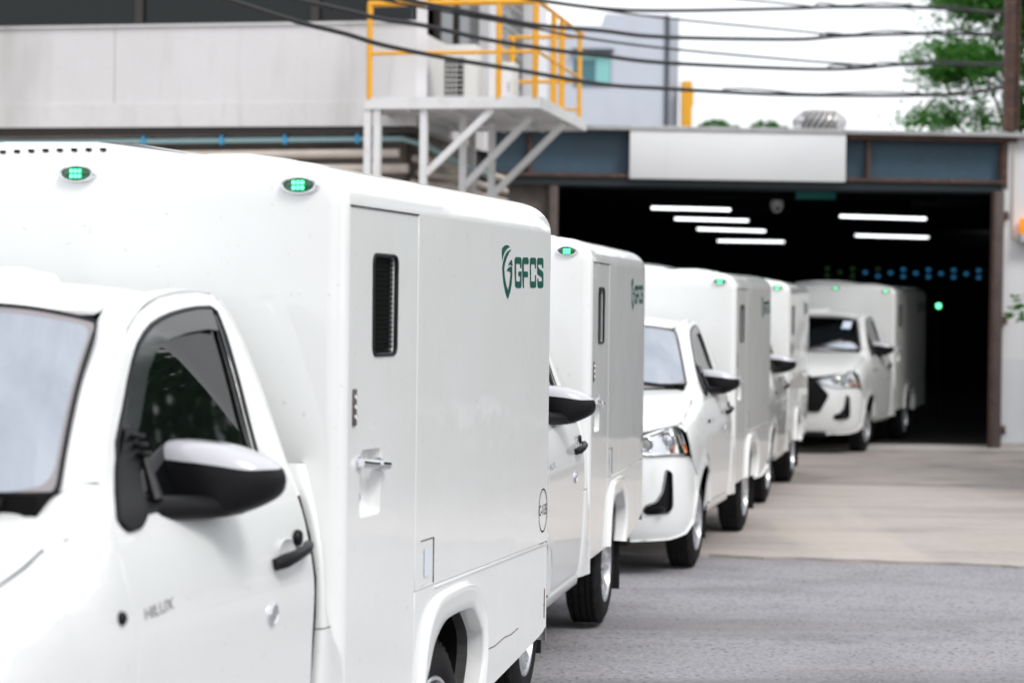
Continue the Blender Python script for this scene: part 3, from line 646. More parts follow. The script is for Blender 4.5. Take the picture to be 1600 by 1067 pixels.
        # rear cab corner behind the door; lower part painted black as gap shade
        rc = [(2.318, .47), (2.33, .95), (2.33, 1.062), (2.32, 1.183), (2.32, 1.30), (2.345, 1.40), (2.362, 1.483), (2.370, 1.56), (2.368, 1.637), (2.360, 1.744), (2.345, 1.82), (2.325, 1.868)]
        for r0_, m_ in ((rc[:5], 'under'), (rc[4:], 'paint')):
            MB().grid([[(s * (Xs(y, z) - dx), y + dy, z) for y, z in r0_] for dx, dy in ((.012, .0), (.002, .003), (.004, .02), (.025, .05), (.07, .07), (.3, .075), (.6, .075))]).build('cab_rear_corner' if m_ == 'paint' else 'cab_gap_shade', m_, root, 60)
        # ---------------- mirror
        mr = empty('mirror'); mr.parent = root
        cx, cy, cz, ax, ay, az = .855, 1.68, 1.395, .185, .095, .098
        def mpt(u, v):
            cu, su = math.cos(u), math.sin(u); cv, sv = math.cos(v), math.sin(v)
            q = lambda a, e: math.copysign(abs(a) ** e, a)
            x = q(cv, .5) * q(cu, .55 if cu < 0 else .75); y = q(cv, .55) * q(su, .75); z = q(sv, .7)
            wz = 1 - .30 * sm(.0, 1.0, x) * (1 if z < 0 else .8); 
            Z = cz + az * z * wz + .012 * (-x) + (.014 if z < 0 else 0) * sm(.2, 1, x)
            X_ = cx + ax * x - .035 * (1 - (z * .5 + .5)) * sm(.2, 1, x) * 0
            return (s * X_, cy + ay * y + .05 * x * x * .6, Z)
        nU = 40
        def rows_(v0, v1, n, tw): return [[mpt(2 * math.pi * i / nU, v0 + (v1 - v0) * k / n) for i in range(nU + 1)] for k in range(n + 1)]
        sp = .02
        def split(u, t):      # boundary latitude varies round the shell: lower towards the door
            return .36 - .80 * sm(.5, 1.0, -math.cos(u)) + .10 * sm(.5, 1, math.cos(u))
        topr = [[mpt(2 * math.pi * i / nU, split(2 * math.pi * i / nU, 0) + (math.pi / 2 - .01 - split(2 * math.pi * i / nU, 0)) * k / 12) for i in range(nU + 1)] for k in range(13)]
        botr = [[mpt(2 * math.pi * i / nU, -math.pi / 2 + .01 + (split(2 * math.pi * i / nU, 0) + math.pi / 2 - .01) * k / 12) for i in range(nU + 1)] for k in range(13)]
        MB().grid(topr).build('mirror_cap', 'cap', mr, 60)
        MB().grid(botr).build('mirror_shell', 'black', mr, 60)
        MB().box(*sorted((s * .72, s * .96)), cy + .08, cy + .105, 1.335, 1.455, .02).build('mirror_glass', 'chrome', mr)
        MB().tube([(s * x, y, z) for x, y, z in ((.74, 1.26, 1.345), (.80, 1.42, 1.338), (.88, 1.60, 1.330), (.93, 1.68, 1.335))], [.036, .034, .032, .03], 12).build('mirror_arm', 'black', mr, 60)
        mbp = fillet([(1.178, 1.335), (1.205, 1.308), (1.275, 1.310), (1.335, 1.335), (1.365, 1.40), (1.415, 1.46), (1.452, 1.52), (1.445, 1.542), (1.405, 1.542), (1.30, 1.46)], .02, 3)
        panel('mirror_base', 'black', mr, mbp, side(s, .014), s, h=.03, rim=.02, rr=.006)
        for k in range(3):
            z = 1.47 + k * .022; MB().box(*sorted((s * (Xs(1.43, z) + .012), s * (Xs(1.43, z) + .034))), 1.405, 1.452, z, z + .010, .003).build('mirror_rib', 'black', mr)
        MB().tube([side(s, .016)(1.40, 1.36), side(s, .02)(1.43, 1.47)], [.018, .010], 8).build('mirror_post', 'black', mr)
        # wheels and mud flaps
        wheel(root, .832, .90, s); wheel(root, .832, 3.633, s)
        MB().box(*sorted((s * .60, s * .835)), 1.32, 1.335, .17, .52, .005).build('mud_flap', 'rubber', root)
        MB().box(*sorted((s * .60, s * .86)), 4.06, 4.075, .15, .52, .005).build('mud_flap', 'rubber', root)
    # ---------------- roof
    rf = [(.495, 1.79), (.492, 2.36), (.3, 2.40), (0, 2.41)]
    fr = [(0, 1.582), (.18, 1.588), (.34, 1.606), (.44, 1.64), (.495, 1.70)]
    rp_ = fr + rf; rp_ = rp_ + [(-x, y) for x, y in rp_[::-1] if x > 0]
    panel('roof', 'paint', root, rp_, lambda x, y: Vector((x, y, Zr(x, y))), 1, h=.07, rr=.004)
    pl = MB(); pl.grid([[(x, y, Zr(x, y) + e * hgt - .003) for x, hgt in ((-.62, -.3), (-.57, 1), (-.28, 1.05), (0.0, 1), (.045, -.05))] for y, e in ((1.97, 0), (1.99, .036), (2.2, .045), (2.42, .05), (2.45, .0))]); pl.build('roof_deflector', 'paint', root, 30)
    # cab back wall
    MB().grid([[(x, 2.43, z) for x in (-.5, 0, .5)] for z in (.6, 1.3, 1.8, 1.88)]).build('cab_back', 'paint', root, 40)
    MB().grid([[(x, y, Zr(x, 2.36) - dz) for x in (-.48, -.25, 0, .25, .48)] for y, dz in ((2.38, .004), (2.415, .018), (2.432, .06), (2.432, .2))]).build('roof_edge', 'paint', root, 60)
    # ---------------- windscreen: lofted from cowl to header
    bot = catmull([(0, .938, 1.354), (.25, .946, 1.355), (.48, .984, 1.358), (.63, 1.047, 1.371), (.70, 1.119, 1.395)], 6)
    topc = catmull([(0, 1.575, 1.848), (.2, 1.582, 1.845), (.35, 1.60, 1.836), (.455, 1.635, 1.818), (.515, 1.69, 1.80)], 6)
    def scr(k0, k1, off=0):
        def f(u, v):
            a = abs(u) * (len(bot) - 1); i = min(int(a), len(bot) - 2); t = a - i; B = bot[i].lerp(bot[i + 1], t); T = topc[i].lerp(topc[i + 1], t)
            p = B.lerp(T, v); p = p + Vector((0, -.53, .85)) * (.030 * math.sin(math.pi * max(0, min(1, v))) + off)
            return Vector((math.copysign(p.x, u) if u else 0, p.y, p.z))
        return f
    inner = fillet([(-.955, .06), (.955, .06), (.955, .955), (-.955, .955)], .10, 6)
    outer = fillet([(-1, 0), (1, 0), (1, 1), (-1, 1)], .06, 4)
    ws = panel('windscreen', 'screen', root, inner, scr(0, 1), 1, h=.08, rim=0)
    panel('frit_band', 'frit', ws, outer, scr(0, 1, -.0005), 1, holes=[inner], h=.06, rim=.006, rr=.001)
    MB().tube([scr(0, 1, .001)(p.x, p.y) for p in resample(outer, .04)], .006, 6, closed=True).build('screen_moulding', 'seal', ws, 60)
    # cowl and wipers
    MB().grid([[(x, y + (abs(x) / .7) ** 2 * .10, z - .012) for x in [-.74 + .148 * k for k in range(11)]] for y, z in ((.90, 1.315), (.93, 1.338), (.965, 1.355))]).build('cowl', 'black', root, 60)
    for p in (((.62, 1.005, 1.380), (.12, 1.01, 1.425)), ((-.05, .94, 1.378), (-.52, 1.04, 1.43))):
        MB().tube([p[0], ((p[0][0] + p[1][0]) / 2, (p[0][1] + p[1][1]) / 2 - .006, (p[0][2] + p[1][2]) / 2 + .004), p[1]], .011, 6).build('wiper', 'black', root)
    # chassis
    m = MB(); m.box(-.45, .45, .35, 4.9, .30, .50); m.box(-.62, .62, .82, .98, .26, .38); m.box(-.66, .66, 3.56, 3.70, .28, .40); m.build('chassis', 'under', root, 0)
    MB().tube([(.35, 2.0, .30), (.40, 3.0, .28), (.42, 4.8, .33)], .035, 8).build('exhaust', 'galv', root)

def copy_tree(o, parent=None):
    c = o.copy(); COL.objects.link(c); c.parent = parent
    for ch in list(o.children): copy_tree(ch, c)
    return c
truck0 = empty('box_pickup_truck')
box_body(truck0); cab(truck0)
TR = [(-2.059, 4.233, .278, .000, .0), (-.900, 9.579, .184, .0, -.036), (.426, 15.946, .241, .006, -.105), (1.628, 21.345, .221, 0, -.084), (3.776, 28.965, .370, .003, -.027)]
LB = ['white box-bodied pickup nearest the camera, its windscreen cut by the left picture edge',
      'second white box-bodied pickup in the line, its nose hidden behind the nearest truck',
      'third white box-bodied pickup, one headlight showing, front wheel at the edge of the concrete',
      'fourth white box-bodied pickup, a narrow slice between the third truck and the doorway truck',
      'white box-bodied pickup coming out of the dark garage doorway, dark windscreen and grille showing']
trucks = []
for i, (x, y, a, t, z) in enumerate(TR):
    o = truck0 if i == 0 else copy_tree(truck0)
    o.location = (x, y, z - 2.5 * t); o.rotation_euler = (t, 0, -a)
    tag(o, LB[i], 'truck', 'white pickups queuing out of the garage'); trucks.append(o)
# paper permits on two of the windscreens
def sticker(root, x0, x1, zlo, zhi):
    n = Vector((0, -.62, .78))
    def P(x, t):
        b = Vector((x, .96 + .12 * (x / .6) ** 2, 1.345)); e = Vector((x, 1.60 + .04 * (x / .45) ** 2, 1.84)); return b.lerp(e, t) + Vector((0, -.53, .85)) * (.033 * math.sin(math.pi * t) + .022)
    MB().grid([[P(x0 + (x1 - x0) * k / 2, zlo + (zhi - zlo) * j / 2) for k in range(3)] for j in range(3)]).build('permit_sticker', 'sticker', root, 60)
m_ = MB(); m_.tube([(BW + .0012, y, z) for y, z in ((4.10, .592), (4.2, .590), (4.33, .604), (4.42, .602), (4.52, .612))], .0016, 5); m_.build('scratch', 'rust', trucks[0])
m_ = MB(); m_.tube([(BW + .001, 4.908, .60), (BW + .001, 4.909, .72)], .0018, 5); m_.tube([(BW + .001, 4.895, .655), (BW + .001, 4.918, .652)], .0016, 5); m_.build('rust_mark', 'rust', trucks[0])
sticker(trucks[4], .37, .49, .58, .80); sticker(trucks[0], .575, .62, .17, .22)

# ================================================================== the setting: ground
def sheet(name, m, x0, x1, ys, zf, edge=None, skirt=0, nx=40, rnd=0):
    b = MB(); rows = []
    for j, y in enumerate(ys):
        r = []
        for i in range(nx + 1):
            x = x0 + (x1 - x0) * i / nx; yy = y(x) if callable(y) else y
            r.append((x, yy, zf(yy)))
        rows.append(r)
    if skirt: rows = [[(x, y + .01, z - skirt) for x, y, z in rows[0]]] + rows
    b.grid(rows); o = b.build(name, m, None, 20)
    if o.data.polygons[len(o.data.polygons) // 2].normal.z < 0: o.data.flip_normals()
    tag(o, kind='structure'); return o
ysA = [-300, -60, -20, -5, 0, 3, 5, 7, 9, 11, 13, 15, 16.5, 18, 20, 22, 25, 28, 31, 35, 45, 60, 120, 400, 1500]
sheet('road', 'asphalt', -400, 400, ysA, lambda y: GH(min(max(y, -50), 60)) - .034 * sm(15.5, 17.5, y), nx=8)
random.seed(5)
def jag(x, a=.05): return a * noise.noise(Vector((x * 1.3, 3.1, 0))) + a * .6 * noise.noise(Vector((x * 5.1, 7.7, 0))) + a * .3 * (1 if noise.noise(Vector((math.floor(x * 1.1) * 3.3, 1, 5))) > .1 else 0)
e1 = lambda x: 17.385 - .221 * (x - 1.627) + jag(x, .11)
e2 = lambda x: 24.53 - .098 * (x - 3.3) + jag(x + 40, .03)
e3 = lambda x: 29.75 + .07 * (x - 6) + jag(x + 90, .015)
drive1 = sheet('driveway', 'concrete', -14, 14, [lambda x, t=t: e1(x) + (e2(x) - .018 - e1(x)) * t for t in [0, .004, .15, .3, .45, .6, .8, 1]], lambda y: GH(y), skirt=.06, nx=260)
drive2 = sheet('driveway', 'concrete2', -14, 14, [lambda x, t=t: e2(x) + (e3(x) - .015 - e2(x)) * t for t in [0, .01, .2, .4, .6, .8, 1]], lambda y: GH(y) + .008, skirt=.06, nx=160)
sheet('threshold', 'kerb', -14, 14, [lambda x, t=t: e3(x) + (31.0 + .07 * (x - 7) - e3(x)) * t for t in [0, .02, .3, .6, 1]], lambda y: GH(y) + .022, skirt=.06, nx=60)

# ================================================================== garage building
GA = R(4); G = empty('garage_building', (7.11, 31.4, -.04), (0, 0, GA))
tag(G, 'wide low garage with dark open doorway and blue-grey steel header', 'building')
def gl(X, Y): dx, dy = X - 7.11, Y - 31.4; return (dx * math.cos(GA) + dy * math.sin(GA), -dx * math.sin(GA) + dy * math.cos(GA))
def gb(name, m, *bxs, bev=0): 
    b = MB()
    for q in bxs: b.box(*q, bev=bev)
    return b.build(name, m, G, 30)
gb('wall', 'white_wall', (-.28, 9, -1, -.7, 1.30, 4.40))
gb('wall_band', 'band', (-.28, 9, -1.012, -.7, 0.10, 1.30))
gb('wall_foot', 'kerb', (-.28, 9, -1.05, -.7, -.2, .10))
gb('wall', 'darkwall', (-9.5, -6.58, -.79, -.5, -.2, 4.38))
gb('door_jamb', 'jamb', (-.42, -.282, -1.10, -.90, -.02, 3.636), bev=.01)
gb('door_jamb', 'jamb', (-6.70, -6.575, -.98, -.80, -.02, 3.636), bev=.01)
gb('jamb_flange', 'rust', (-.445, -.422, -1.14, -1.02, -.02, 3.636))
for z in (.28, 1.83, 3.30): gb('hinge', 'rust', (-.28, -.21, -1.09, -1.005, z - .06, z + .06), bev=.012)
# steel header box projecting in front of the opening
hd = gb('header_beam', 'beam', (-9.2, -.28, -.86, -.70, 3.80, 4.40))
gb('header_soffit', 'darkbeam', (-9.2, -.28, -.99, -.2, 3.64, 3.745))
gb('header_flange', 'rust', (-9.2, -.25, -1.06, -.85, 3.75, 3.797))
gb('header_flange', 'rust', (-2.54, -.10, -1.06, -.85, 4.335, 4.398))
for x in (-2.23, -.31, -7.0): gb('header_stiffener', 'rust', (x, x + .05, -1.0, -.862, 3.80, 4.333))
gb('header_end', 'rust', (-.275, -.22, -1.03, .0, 3.68, 4.395))
gb('roof_capping', 'capping', (-9.3, .13, -1.16, -.10, 4.404, 4.458))
MB().prism([gl(-2.3, 30.4), gl(6.6, 31.0), gl(7.4, 31.4), gl(14.4, 61.4), gl(-2, 61.4)], 'z', 4.38, 4.455).build('roof_sheet', 'capping', G, 0)
# interior shell
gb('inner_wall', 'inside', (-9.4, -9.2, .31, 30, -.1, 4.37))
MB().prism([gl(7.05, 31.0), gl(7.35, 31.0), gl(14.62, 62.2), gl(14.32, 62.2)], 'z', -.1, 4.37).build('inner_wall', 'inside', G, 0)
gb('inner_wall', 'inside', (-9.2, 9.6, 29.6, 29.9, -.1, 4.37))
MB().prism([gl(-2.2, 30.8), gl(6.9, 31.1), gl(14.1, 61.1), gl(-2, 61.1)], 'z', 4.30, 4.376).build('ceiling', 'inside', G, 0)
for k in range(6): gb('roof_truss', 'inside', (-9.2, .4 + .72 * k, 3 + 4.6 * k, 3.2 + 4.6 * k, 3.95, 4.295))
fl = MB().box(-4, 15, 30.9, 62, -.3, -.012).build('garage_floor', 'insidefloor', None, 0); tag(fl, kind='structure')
sg = MB().box(-5.60, -2.56, -1.14, -1.065, 3.69, 4.425, .012).build('blank_sign', 'sign', None); sg.location = G.location; sg.rotation_euler = G.rotation_euler
sg.location.z = 0; tag(sg, 'long blank pale sign board on the blue-grey garage header', 'sign')
# fluorescent fittings
TUB = [((2.33, 36.36), (3.69, 36.70), 'nearest and highest of the left row of glowing fluorescent tubes'), ((3.04, 40.49), (4.46, 40.94), 'second fluorescent tube of the left row, shown as two joined lengths'),
       ((3.88, 45.33), (5.38, 46.0), 'third glowing fluorescent tube of the left row in the garage'), ((5.0, 52.6), (6.64, 52.76), 'farthest and lowest fluorescent tube of the left row in the garage'),
       ((5.86, 38.59), (7.51, 39.2), 'upper fluorescent tube on the right side of the garage ceiling'), ((7.62, 47.9), (9.37, 48.6), 'lower fluorescent tube on the right side of the garage ceiling')]
for a, b, lab in TUB:
    t = empty('tube_light', ((a[0] + b[0]) / 2, (a[1] + b[1]) / 2, 3.6)); tag(t, lab, 'light', 'fluorescent lights in the garage')
    d = Vector((b[0] - a[0], b[1] - a[1], 0)) / 2
    MB().tube([-d, d], .023, 10).build('tube', 'tube', t)
    MB().bar(-d * 1.03 + Vector((0, 0, .062)), d * 1.03 + Vector((0, 0, .062)), .10, .05).build('fitting', 'inside', t)
    for q in (-.8, .8): MB().tube([d * q + Vector((0, 0, .08)), d * q + Vector((0, 0, .77))], .006, 5).build('hanger', 'inside', t)
# lit ventilation blocks in the back wall
for i in range(13):
    X_ = 8.86 + i * .361
    for z, w_ in (((3.05, 'upper'), (2.85, 'lower')) if i % 2 == 0 else ((2.95, 'single'),)):
        dim = i < 3 or (i == 4 and w_ == 'upper')
        o = MB().box(-.055, .055, -.02, .02, -.042, .042, .01).build('vent_pane', 'greenglow' if dim else 'blueglow'); o.location = (X_, 60.55 + .07 * (X_ - 8), z + .08)
        tag(o, '%s glowing pane in the %s row on the dark garage back wall' % ('dim green' if dim else 'blue', {'upper': 'upper', 'lower': 'lower', 'single': 'middle'}[w_]), 'window', ('dim green' if dim else 'blue') + ' lit panes, ' + w_)
o = empty('green_lamp', (7.83, 39.5, 2.02)); tag(o, 'single green round lamp glowing inside the dark garage', 'lamp')  # stands for a green light on an unseen truck; housing and post added
MB().lathe([(-.03, .001), (-.025, .03), (0, .042), (.02, .046)], (0, 0, 0), 'y', 18).build('lens', 'led', o); MB().lathe([(.0, .066), (.05, .066), (.06, .001)], (0, 0, 0), 'y', 18).build('housing', 'black', o); MB().bar((0, .05, -2.05), (0, .05, 0), .05).build('post', 'inside', o)
o = empty('security_camera', (3.9, 31.9, 3.40)); tag(o, 'small dome security camera under the garage header', 'camera')
MB().lathe([(.12, .09), (.05, .10), (.0, .085), (-.05, .055), (-.07, .002)], (0, 0, 0), 'z', 18).build('dome', 'lampbody', o); MB().lathe([(-.02, .001), (-.015, .03), (0, .035)], (0, -.075, 0), 'y', 12).build('eye', 'gloss_black', o); MB().bar((0, 0, .1), (0, 0, .95), .03).build('stem', 'inside', o)
o = MB().box(-.33, .33, -.03, .03, -.07, .07, .01).build('exit_sign', 'teal'); o.location = (5.05, 36.0, 3.83); tag(o, 'dim teal sign panel hanging in the garage', 'sign')
# orange beacon and conduit on the right wall
def gp(s, y, z): return Vector((7.11 + s * math.cos(GA) - y * math.sin(GA), 31.4 + s * math.sin(GA) + y * math.cos(GA), z))
o = empty('wall_beacon', gp(.03, -1.04, 3.02)); o.rotation_euler = (0, 0, GA); tag(o, 'orange beacon lamp on the white wall right of the doorway', 'lamp')
MB().box(-.09, .22, -.16, 0, -.01, .21, .03).build('lens', 'orange', o); MB().box(-.10, .23, -.17, .04, -.14, -.02, .015).build('base', 'lampbody', o)
MB().box(-.02, .0, -.18, -.162, .02, .18).build('lens_rib', 'lampbody', o); 
o = MB().tube([gp(-.14, -1.03, 4.35), gp(-.14, -1.03, 2.96), gp(-.11, -1.03, 2.93), gp(-.04, -1.03, 2.93)], .016, 6).build('conduit', 'pipe'); tag(o, 'thin grey conduit running down the white wall to the beacon', 'pipe')
# turbine ventilator
tv = empty('turbine_vent', (4.70, 33.2, 4.52)); tv.scale = (1.05, 1.05, .9); tag(tv, 'ribbed metal turbine ventilator on the garage roof', 'vent')
for k in range(26):
    a = 2 * math.pi * k / 26; pts = []
    for j in range(7):
        t = j / 6; r_ = .40 - .14 * (abs(t - .42) / .58) ** 2.2; aa = a + .5 * t; pts.append((r_ * math.cos(aa), r_ * math.sin(aa), .16 + .32 * t))
    rows = [[(x * .985, y * .985, z) for x, y, z in pts], [(x * math.cos(.14) - y * math.sin(.14), x * math.sin(.14) + y * math.cos(.14), z) for x, y, z in pts]]
    MB().grid(rows).build('blade', 'galv', tv, 60)
MB().lathe([(.14, .31), (.17, .33), (.17, .30)], (0, 0, 0), 'z', 30).build('lower_ring', 'galv', tv); MB().lathe([(.47, .27), (.50, .25), (.52, .1), (.525, .001)], (0, 0, 0), 'z', 30).build('cap', 'galv', tv); MB().lathe([(-.02, .36), (.03, .32), (.15, .29)], (0, 0, 0), 'z', 30).build('neck', 'galv', tv); MB().lathe([(.14, .25), (.47, .24)], (0, 0, 0), 'z', 30).build('drum', 'inside', tv)
# rusty pole and cables
o = MB().box(-.085, .085, -.03, .03, 0, 3.3).box(-.10, -.08, -.08, .08, 0, 3.3).box(.08, .10, -.08, .08, 0, 3.3).build('steel_pole', 'rust', None, 0); o.location = gp(-.20, -1.06, 4.458); tag(o, 'rusty steel pole standing on the right end of the garage roof', 'pole')
CAB = {
'C1': ([(-2.53, 18.25, 4.47), (-1.98, 19.5, 4.43), (-1.6, 20.25, 4.42), (-1.27, 20.85, 4.39), (-0.63, 21.94, 4.39), (-0.08, 22.78, 4.4), (0.97, 24.25, 4.4), (1.74, 25.22, 4.46), (3.52, 27.25, 4.61), (5.96, 29.66, 4.88), (6.99, 30.9, 5.11)], .024, 'lowest thick black cable sweeping across to the rusty pole'),
'C2': ([(-2.14, 19.15, 4.62), (-1.6, 20.25, 4.64), (-1.28, 20.85, 4.64), (-0.9, 21.51, 4.67), (-0.27, 22.5, 4.66), (0.5, 23.62, 4.69), (0.97, 24.25, 4.72), (1.74, 25.22, 4.76), (3.52, 27.25, 4.94), (4.44, 28.2, 5.06), (5.36, 29.1, 5.23), (7.02, 30.9, 5.45)], .024, 'thick black cable second from the bottom, meeting the rusty pole'),
'C3': ([(-1.28, 20.85, 4.88), (-1.09, 21.18, 4.88), (-0.18, 22.64, 4.91), (0.23, 23.25, 4.92), (0.96, 24.25, 5.0), (1.73, 25.22, 5.06), (3.51, 27.25, 5.31), (4.26, 28.03, 5.46), (5.65, 29.38, 5.68), (7.01, 30.9, 5.87)], .024, 'thick black cable third from the bottom, meeting the rusty pole'),
'C3b': ([(-1.9, 20.4, 4.87), (-0.31, 22.45, 4.87), (0.24, 23.25, 4.88), (0.7, 23.9, 4.88), (1.73, 25.22, 4.93), (3.52, 27.25, 5.05), (4.78, 28.54, 5.14)], .014, 'thin grey cable joining the second cable from the bottom'),
'C4': ([(-0.9, 21.5, 5.16), (-0.11, 22.75, 5.18), (0.23, 23.25, 5.19), (1.05, 24.37, 5.26), (1.96, 25.5, 5.41), (3.51, 27.25, 5.7), (4.15, 27.92, 5.82), (5.64, 29.38, 6.03), (6.97, 30.9, 6.18)], .022, 'topmost thick black cable crossing the white sky'),
'C4b': ([(-.6, 22.1, 5.18), (0.52, 23.65, 5.21), (1.05, 24.37, 5.24), (1.96, 25.5, 5.3), (3.51, 27.25, 5.42), (4.28, 28.05, 5.46)], .012, 'thin grey cable joining the third cable from the bottom'),
'C5': ([(.9, 24.3, 5.52), (2.08, 25.65, 5.62), (2.69, 26.35, 5.68), (3.14, 26.85, 5.72), (3.82, 27.58, 5.77)], .012, 'thin cable at the very top joining the topmost thick cable')}
for k_, (pts, r_, lab) in CAB.items():
    p = catmull(pts, 6)
    if k_ in ('C1', 'C2', 'C3', 'C4'):
        p = [(2 * p[0] - p[6]) + (p[0] - p[6]) * 3] + p
    b = MB(); b.tube(p, r_, 7)
    if k_ in ('C1', 'C2', 'C3', 'C4'):        # slack strands lashed to the main cable near the pole
        q = [v + Vector((0, 0, .035 + .02 * math.sin(i * 1.3))) for i, v in enumerate(p[-16:])]; b.tube(q, .012, 6)
    o = b.build('overhead_cable', 'cable', None, 60); tag(o, lab, 'cable', 'cables strung to the rusty pole')

# ================================================================== building on the left
WA = -.2; WB = empty('office_building', (-1.258, 25.5, -.05), (0, 0, WA)); tag(WB, 'grey plaster building with dark ribbon windows behind the nearest truck', 'building')
def wb(name, m, *bxs, bev=0, par=None):
    b = MB()
    for q in bxs: b.box(*q, bev=bev)
    return b.build(name, m, par or WB, 30)
wb('spandrel_wall', 'wallconc', (-14, -3.70, 0, .22, 4.06, 5.27)); wb('spandrel_wall', 'wallconc', (-3.692, .10, 0, .22, 4.06, 5.27)); wb('spandrel_lip', 'wallconc', (-14, .10, -.018, 0, 4.06, 4.34)); wb('spandrel_wall', 'wallconc', (-.10, .10, .22, 1.62, 4.06, 5.20)); wb('wall_coping', 'wallconc', (-14, .12, -.03, .25, 5.274, 5.30))
wb('slab_edge', 'mullion', (-14, .06, .05, .6, 3.98, 4.05))
for x0, x1 in ((-14, -8), (-8, -3.5), (-3.5, -1.25), (-1.25, .0)):
    f = wb('window', 'darkwin', (x0 + .05, x1 - .05, .34, .36, 5.3, 7.6)); wb('window_frame', 'mullion', (x0 - .05, x0 + .049, .28, .40, 5.3, 7.6), (x0 + .05, x1 - .05, .29, .338, 5.3, 5.36), par=f)
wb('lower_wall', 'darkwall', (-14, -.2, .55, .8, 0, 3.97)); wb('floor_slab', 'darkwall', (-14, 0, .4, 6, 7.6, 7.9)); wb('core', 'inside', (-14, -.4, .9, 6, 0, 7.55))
# return side
f = wb('window', 'darkwin', (-.06, -.04, 1.65, 4.0, 5.2, 7.6)); wb('window_frame', 'mullion', (-.08, .0, 1.55, 1.65, 5.2, 7.6), (-.08, 0, 2.6, 2.68, 5.2, 7.6), par=f)
wb('side_wall', 'wallconc', (-.15, .04, 1.62, 4.55, 4.06, 5.195)); wb('side_column', 'white_wall', (-.1, .10, 4.02, 4.5, 4.06, 7.6)); 
f = wb('louvre_window', 'darkwin', (-.05, -.02, 4.6, 6.9, 4.55, 7.0))
for k in range(14): wb('louvre_bar', 'galv', (-.018, .0, 4.6, 6.9, 4.6 + k * .17, 4.625 + k * .17), par=f)
for k in range(8): wb('louvre_post', 'galv', (.001, .016, 4.7 + k * .3, 4.73 + k * .3, 4.55, 7.0), par=f)
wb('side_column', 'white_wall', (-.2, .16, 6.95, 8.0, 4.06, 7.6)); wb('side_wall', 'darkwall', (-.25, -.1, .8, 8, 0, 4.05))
def wp(x, y, z): return Vector((-1.258 + x * math.cos(WA) - y * math.sin(WA), 25.5 + x * math.sin(WA) + y * math.cos(WA), z))
# pipes under the spandrel
def pipe(name, m, r, z, y, lab, x0=-13, x1=-.1, tail=None):
    pts = [wp(x0, y, z - .09)] + [wp(x0 + (x1 - x0) * k / 5, y, z - .09 * (1 - k / 5)) for k in range(1, 6)]
    if tail: pts += [wp(*q) for q in tail]
    o = MB().tube(pts, r, 10).build(name, m, None, 60); tag(o, lab, 'pipe', 'pipes under the office wall'); return o
bp_ = pipe('wall_pipe', 'bluepipe', .035, 3.87, .12, 'pale blue pipe with bright clips under the grey office wall', tail=[(.15, .3, 3.80), (.4, 1.2, 3.62), (.55, 2.2, 3.55)])
for x in (-3.35, -2.35, -1.55, -.65): MB().box(-.02, .02, -.05, .05, -.05, .06).build('clip', 'clip', bp_).matrix_world = Matrix.Translation(wp(x, .12, 3.87 - .09 * (-.1 - x) / 12.9)) @ Matrix.Rotation(WA, 4, 'Z')
pipe('wall_pipe', 'pipe', .055, 3.70, .16, 'upper of two fat pinkish-grey pipes under the office wall', x1=-.15)
pipe('wall_pipe', 'pipe', .06, 3.52, .20, 'lower of two fat pinkish-grey pipes under the office wall', x1=-.05)
pipe('wall_pipe', 'pipe', .022, 3.945, .20, 'thin dark pipe tucked right under the office wall', x1=-.3)
for j, (z, y0) in enumerate(((3.66, .5), (3.5, .7), (3.36, .4))):
    o = MB().tube([wp(-.05, y0, z), wp(.25, y0 + .6, z - .02), wp(.4, 3.8, z - .05)], .045, 8).build('wall_pipe', 'pipe', None, 60); tag(o, ['top', 'middle', 'bottom'][j] + ' of three pipes running back in the shade under the platform', 'pipe', 'pipes under the office wall')

# ================================================================== steel platform with yellow rails
PL = empty('steel_platform', (-1.657, 24.5, 0), (0, 0, WA)); tag(PL, 'white steel platform on diagonal braces with yellow guard rails', 'platform')
ZD = 4.22
def pb(name, m, *bxs):
    b = MB()
    for q in bxs: b.box(*q)
    return b.build(name, m, PL, 30)
pb('deck', 'whitesteel', (0, 1.93, .02, 3.05, ZD - .03, ZD - .005))
pb('edge_channel', 'whitesteel', (-.05, 1.98, -.02, .018, ZD - .11, ZD + .02)); pb('edge_channel', 'whitesteel', (1.935, 1.98, .02, 3.08, ZD - .11, ZD + .02)); pb('edge_channel', 'whitesteel', (-.05, 1.98, 3.082, 3.12, ZD - .11, ZD + .02)); pb('edge_channel', 'whitesteel', (-.05, -.005, .02, 3.08, ZD - .11, ZD + .02))
for k in range(4): pb('joist', 'whitesteel', (.0, 1.93, .55 + k * .62, .60 + k * .62, ZD - .10, ZD - .033))
for k in range(3): pb('joist', 'whitesteel', (.42 + k * .5, .46 + k * .5, .03, 3.05, ZD - .13, ZD - .102))
for x, y in ((-.02, .0), (.09, .0), (.63, .02), (.90, .85), (1.05, 1.75), (.55, 2.9)): pb('post', 'whitesteel', (x - .04, x + .04, y, y + .08, 0, ZD - .11))
for a, b in (((.66, .06, 3.38), (1.42, .06, ZD - .12)), ((.93, .9, 3.30), (1.70, .9, ZD - .13)), ((1.08, 1.8, 3.25), (1.93, 1.8, ZD - .13))): MB().bar(a, b, .075, .075).build('brace', 'whitesteel', PL, 0)
def rail(a, b, r=.026): return MB().tube([a, b], r, 10).build('rail', 'yellow', PL, 60)
rz = ZD + 1.08
rail((-.02, 0, rz), (1.93, 0, rz), .034); rail((-.02, 0, ZD + .52), (1.93, 0, ZD + .52), .022)
for x in (0, 1.50, 1.92): MB().tube([(x, 0, ZD), (x, 0, rz)], .034, 10).build('rail_post', 'yellow', PL, 60)
rail((1.95, 0, rz), (1.95, 2.95, rz), .026); rail((1.95, 0, ZD + .52), (1.95, 2.95, ZD + .52), .02)
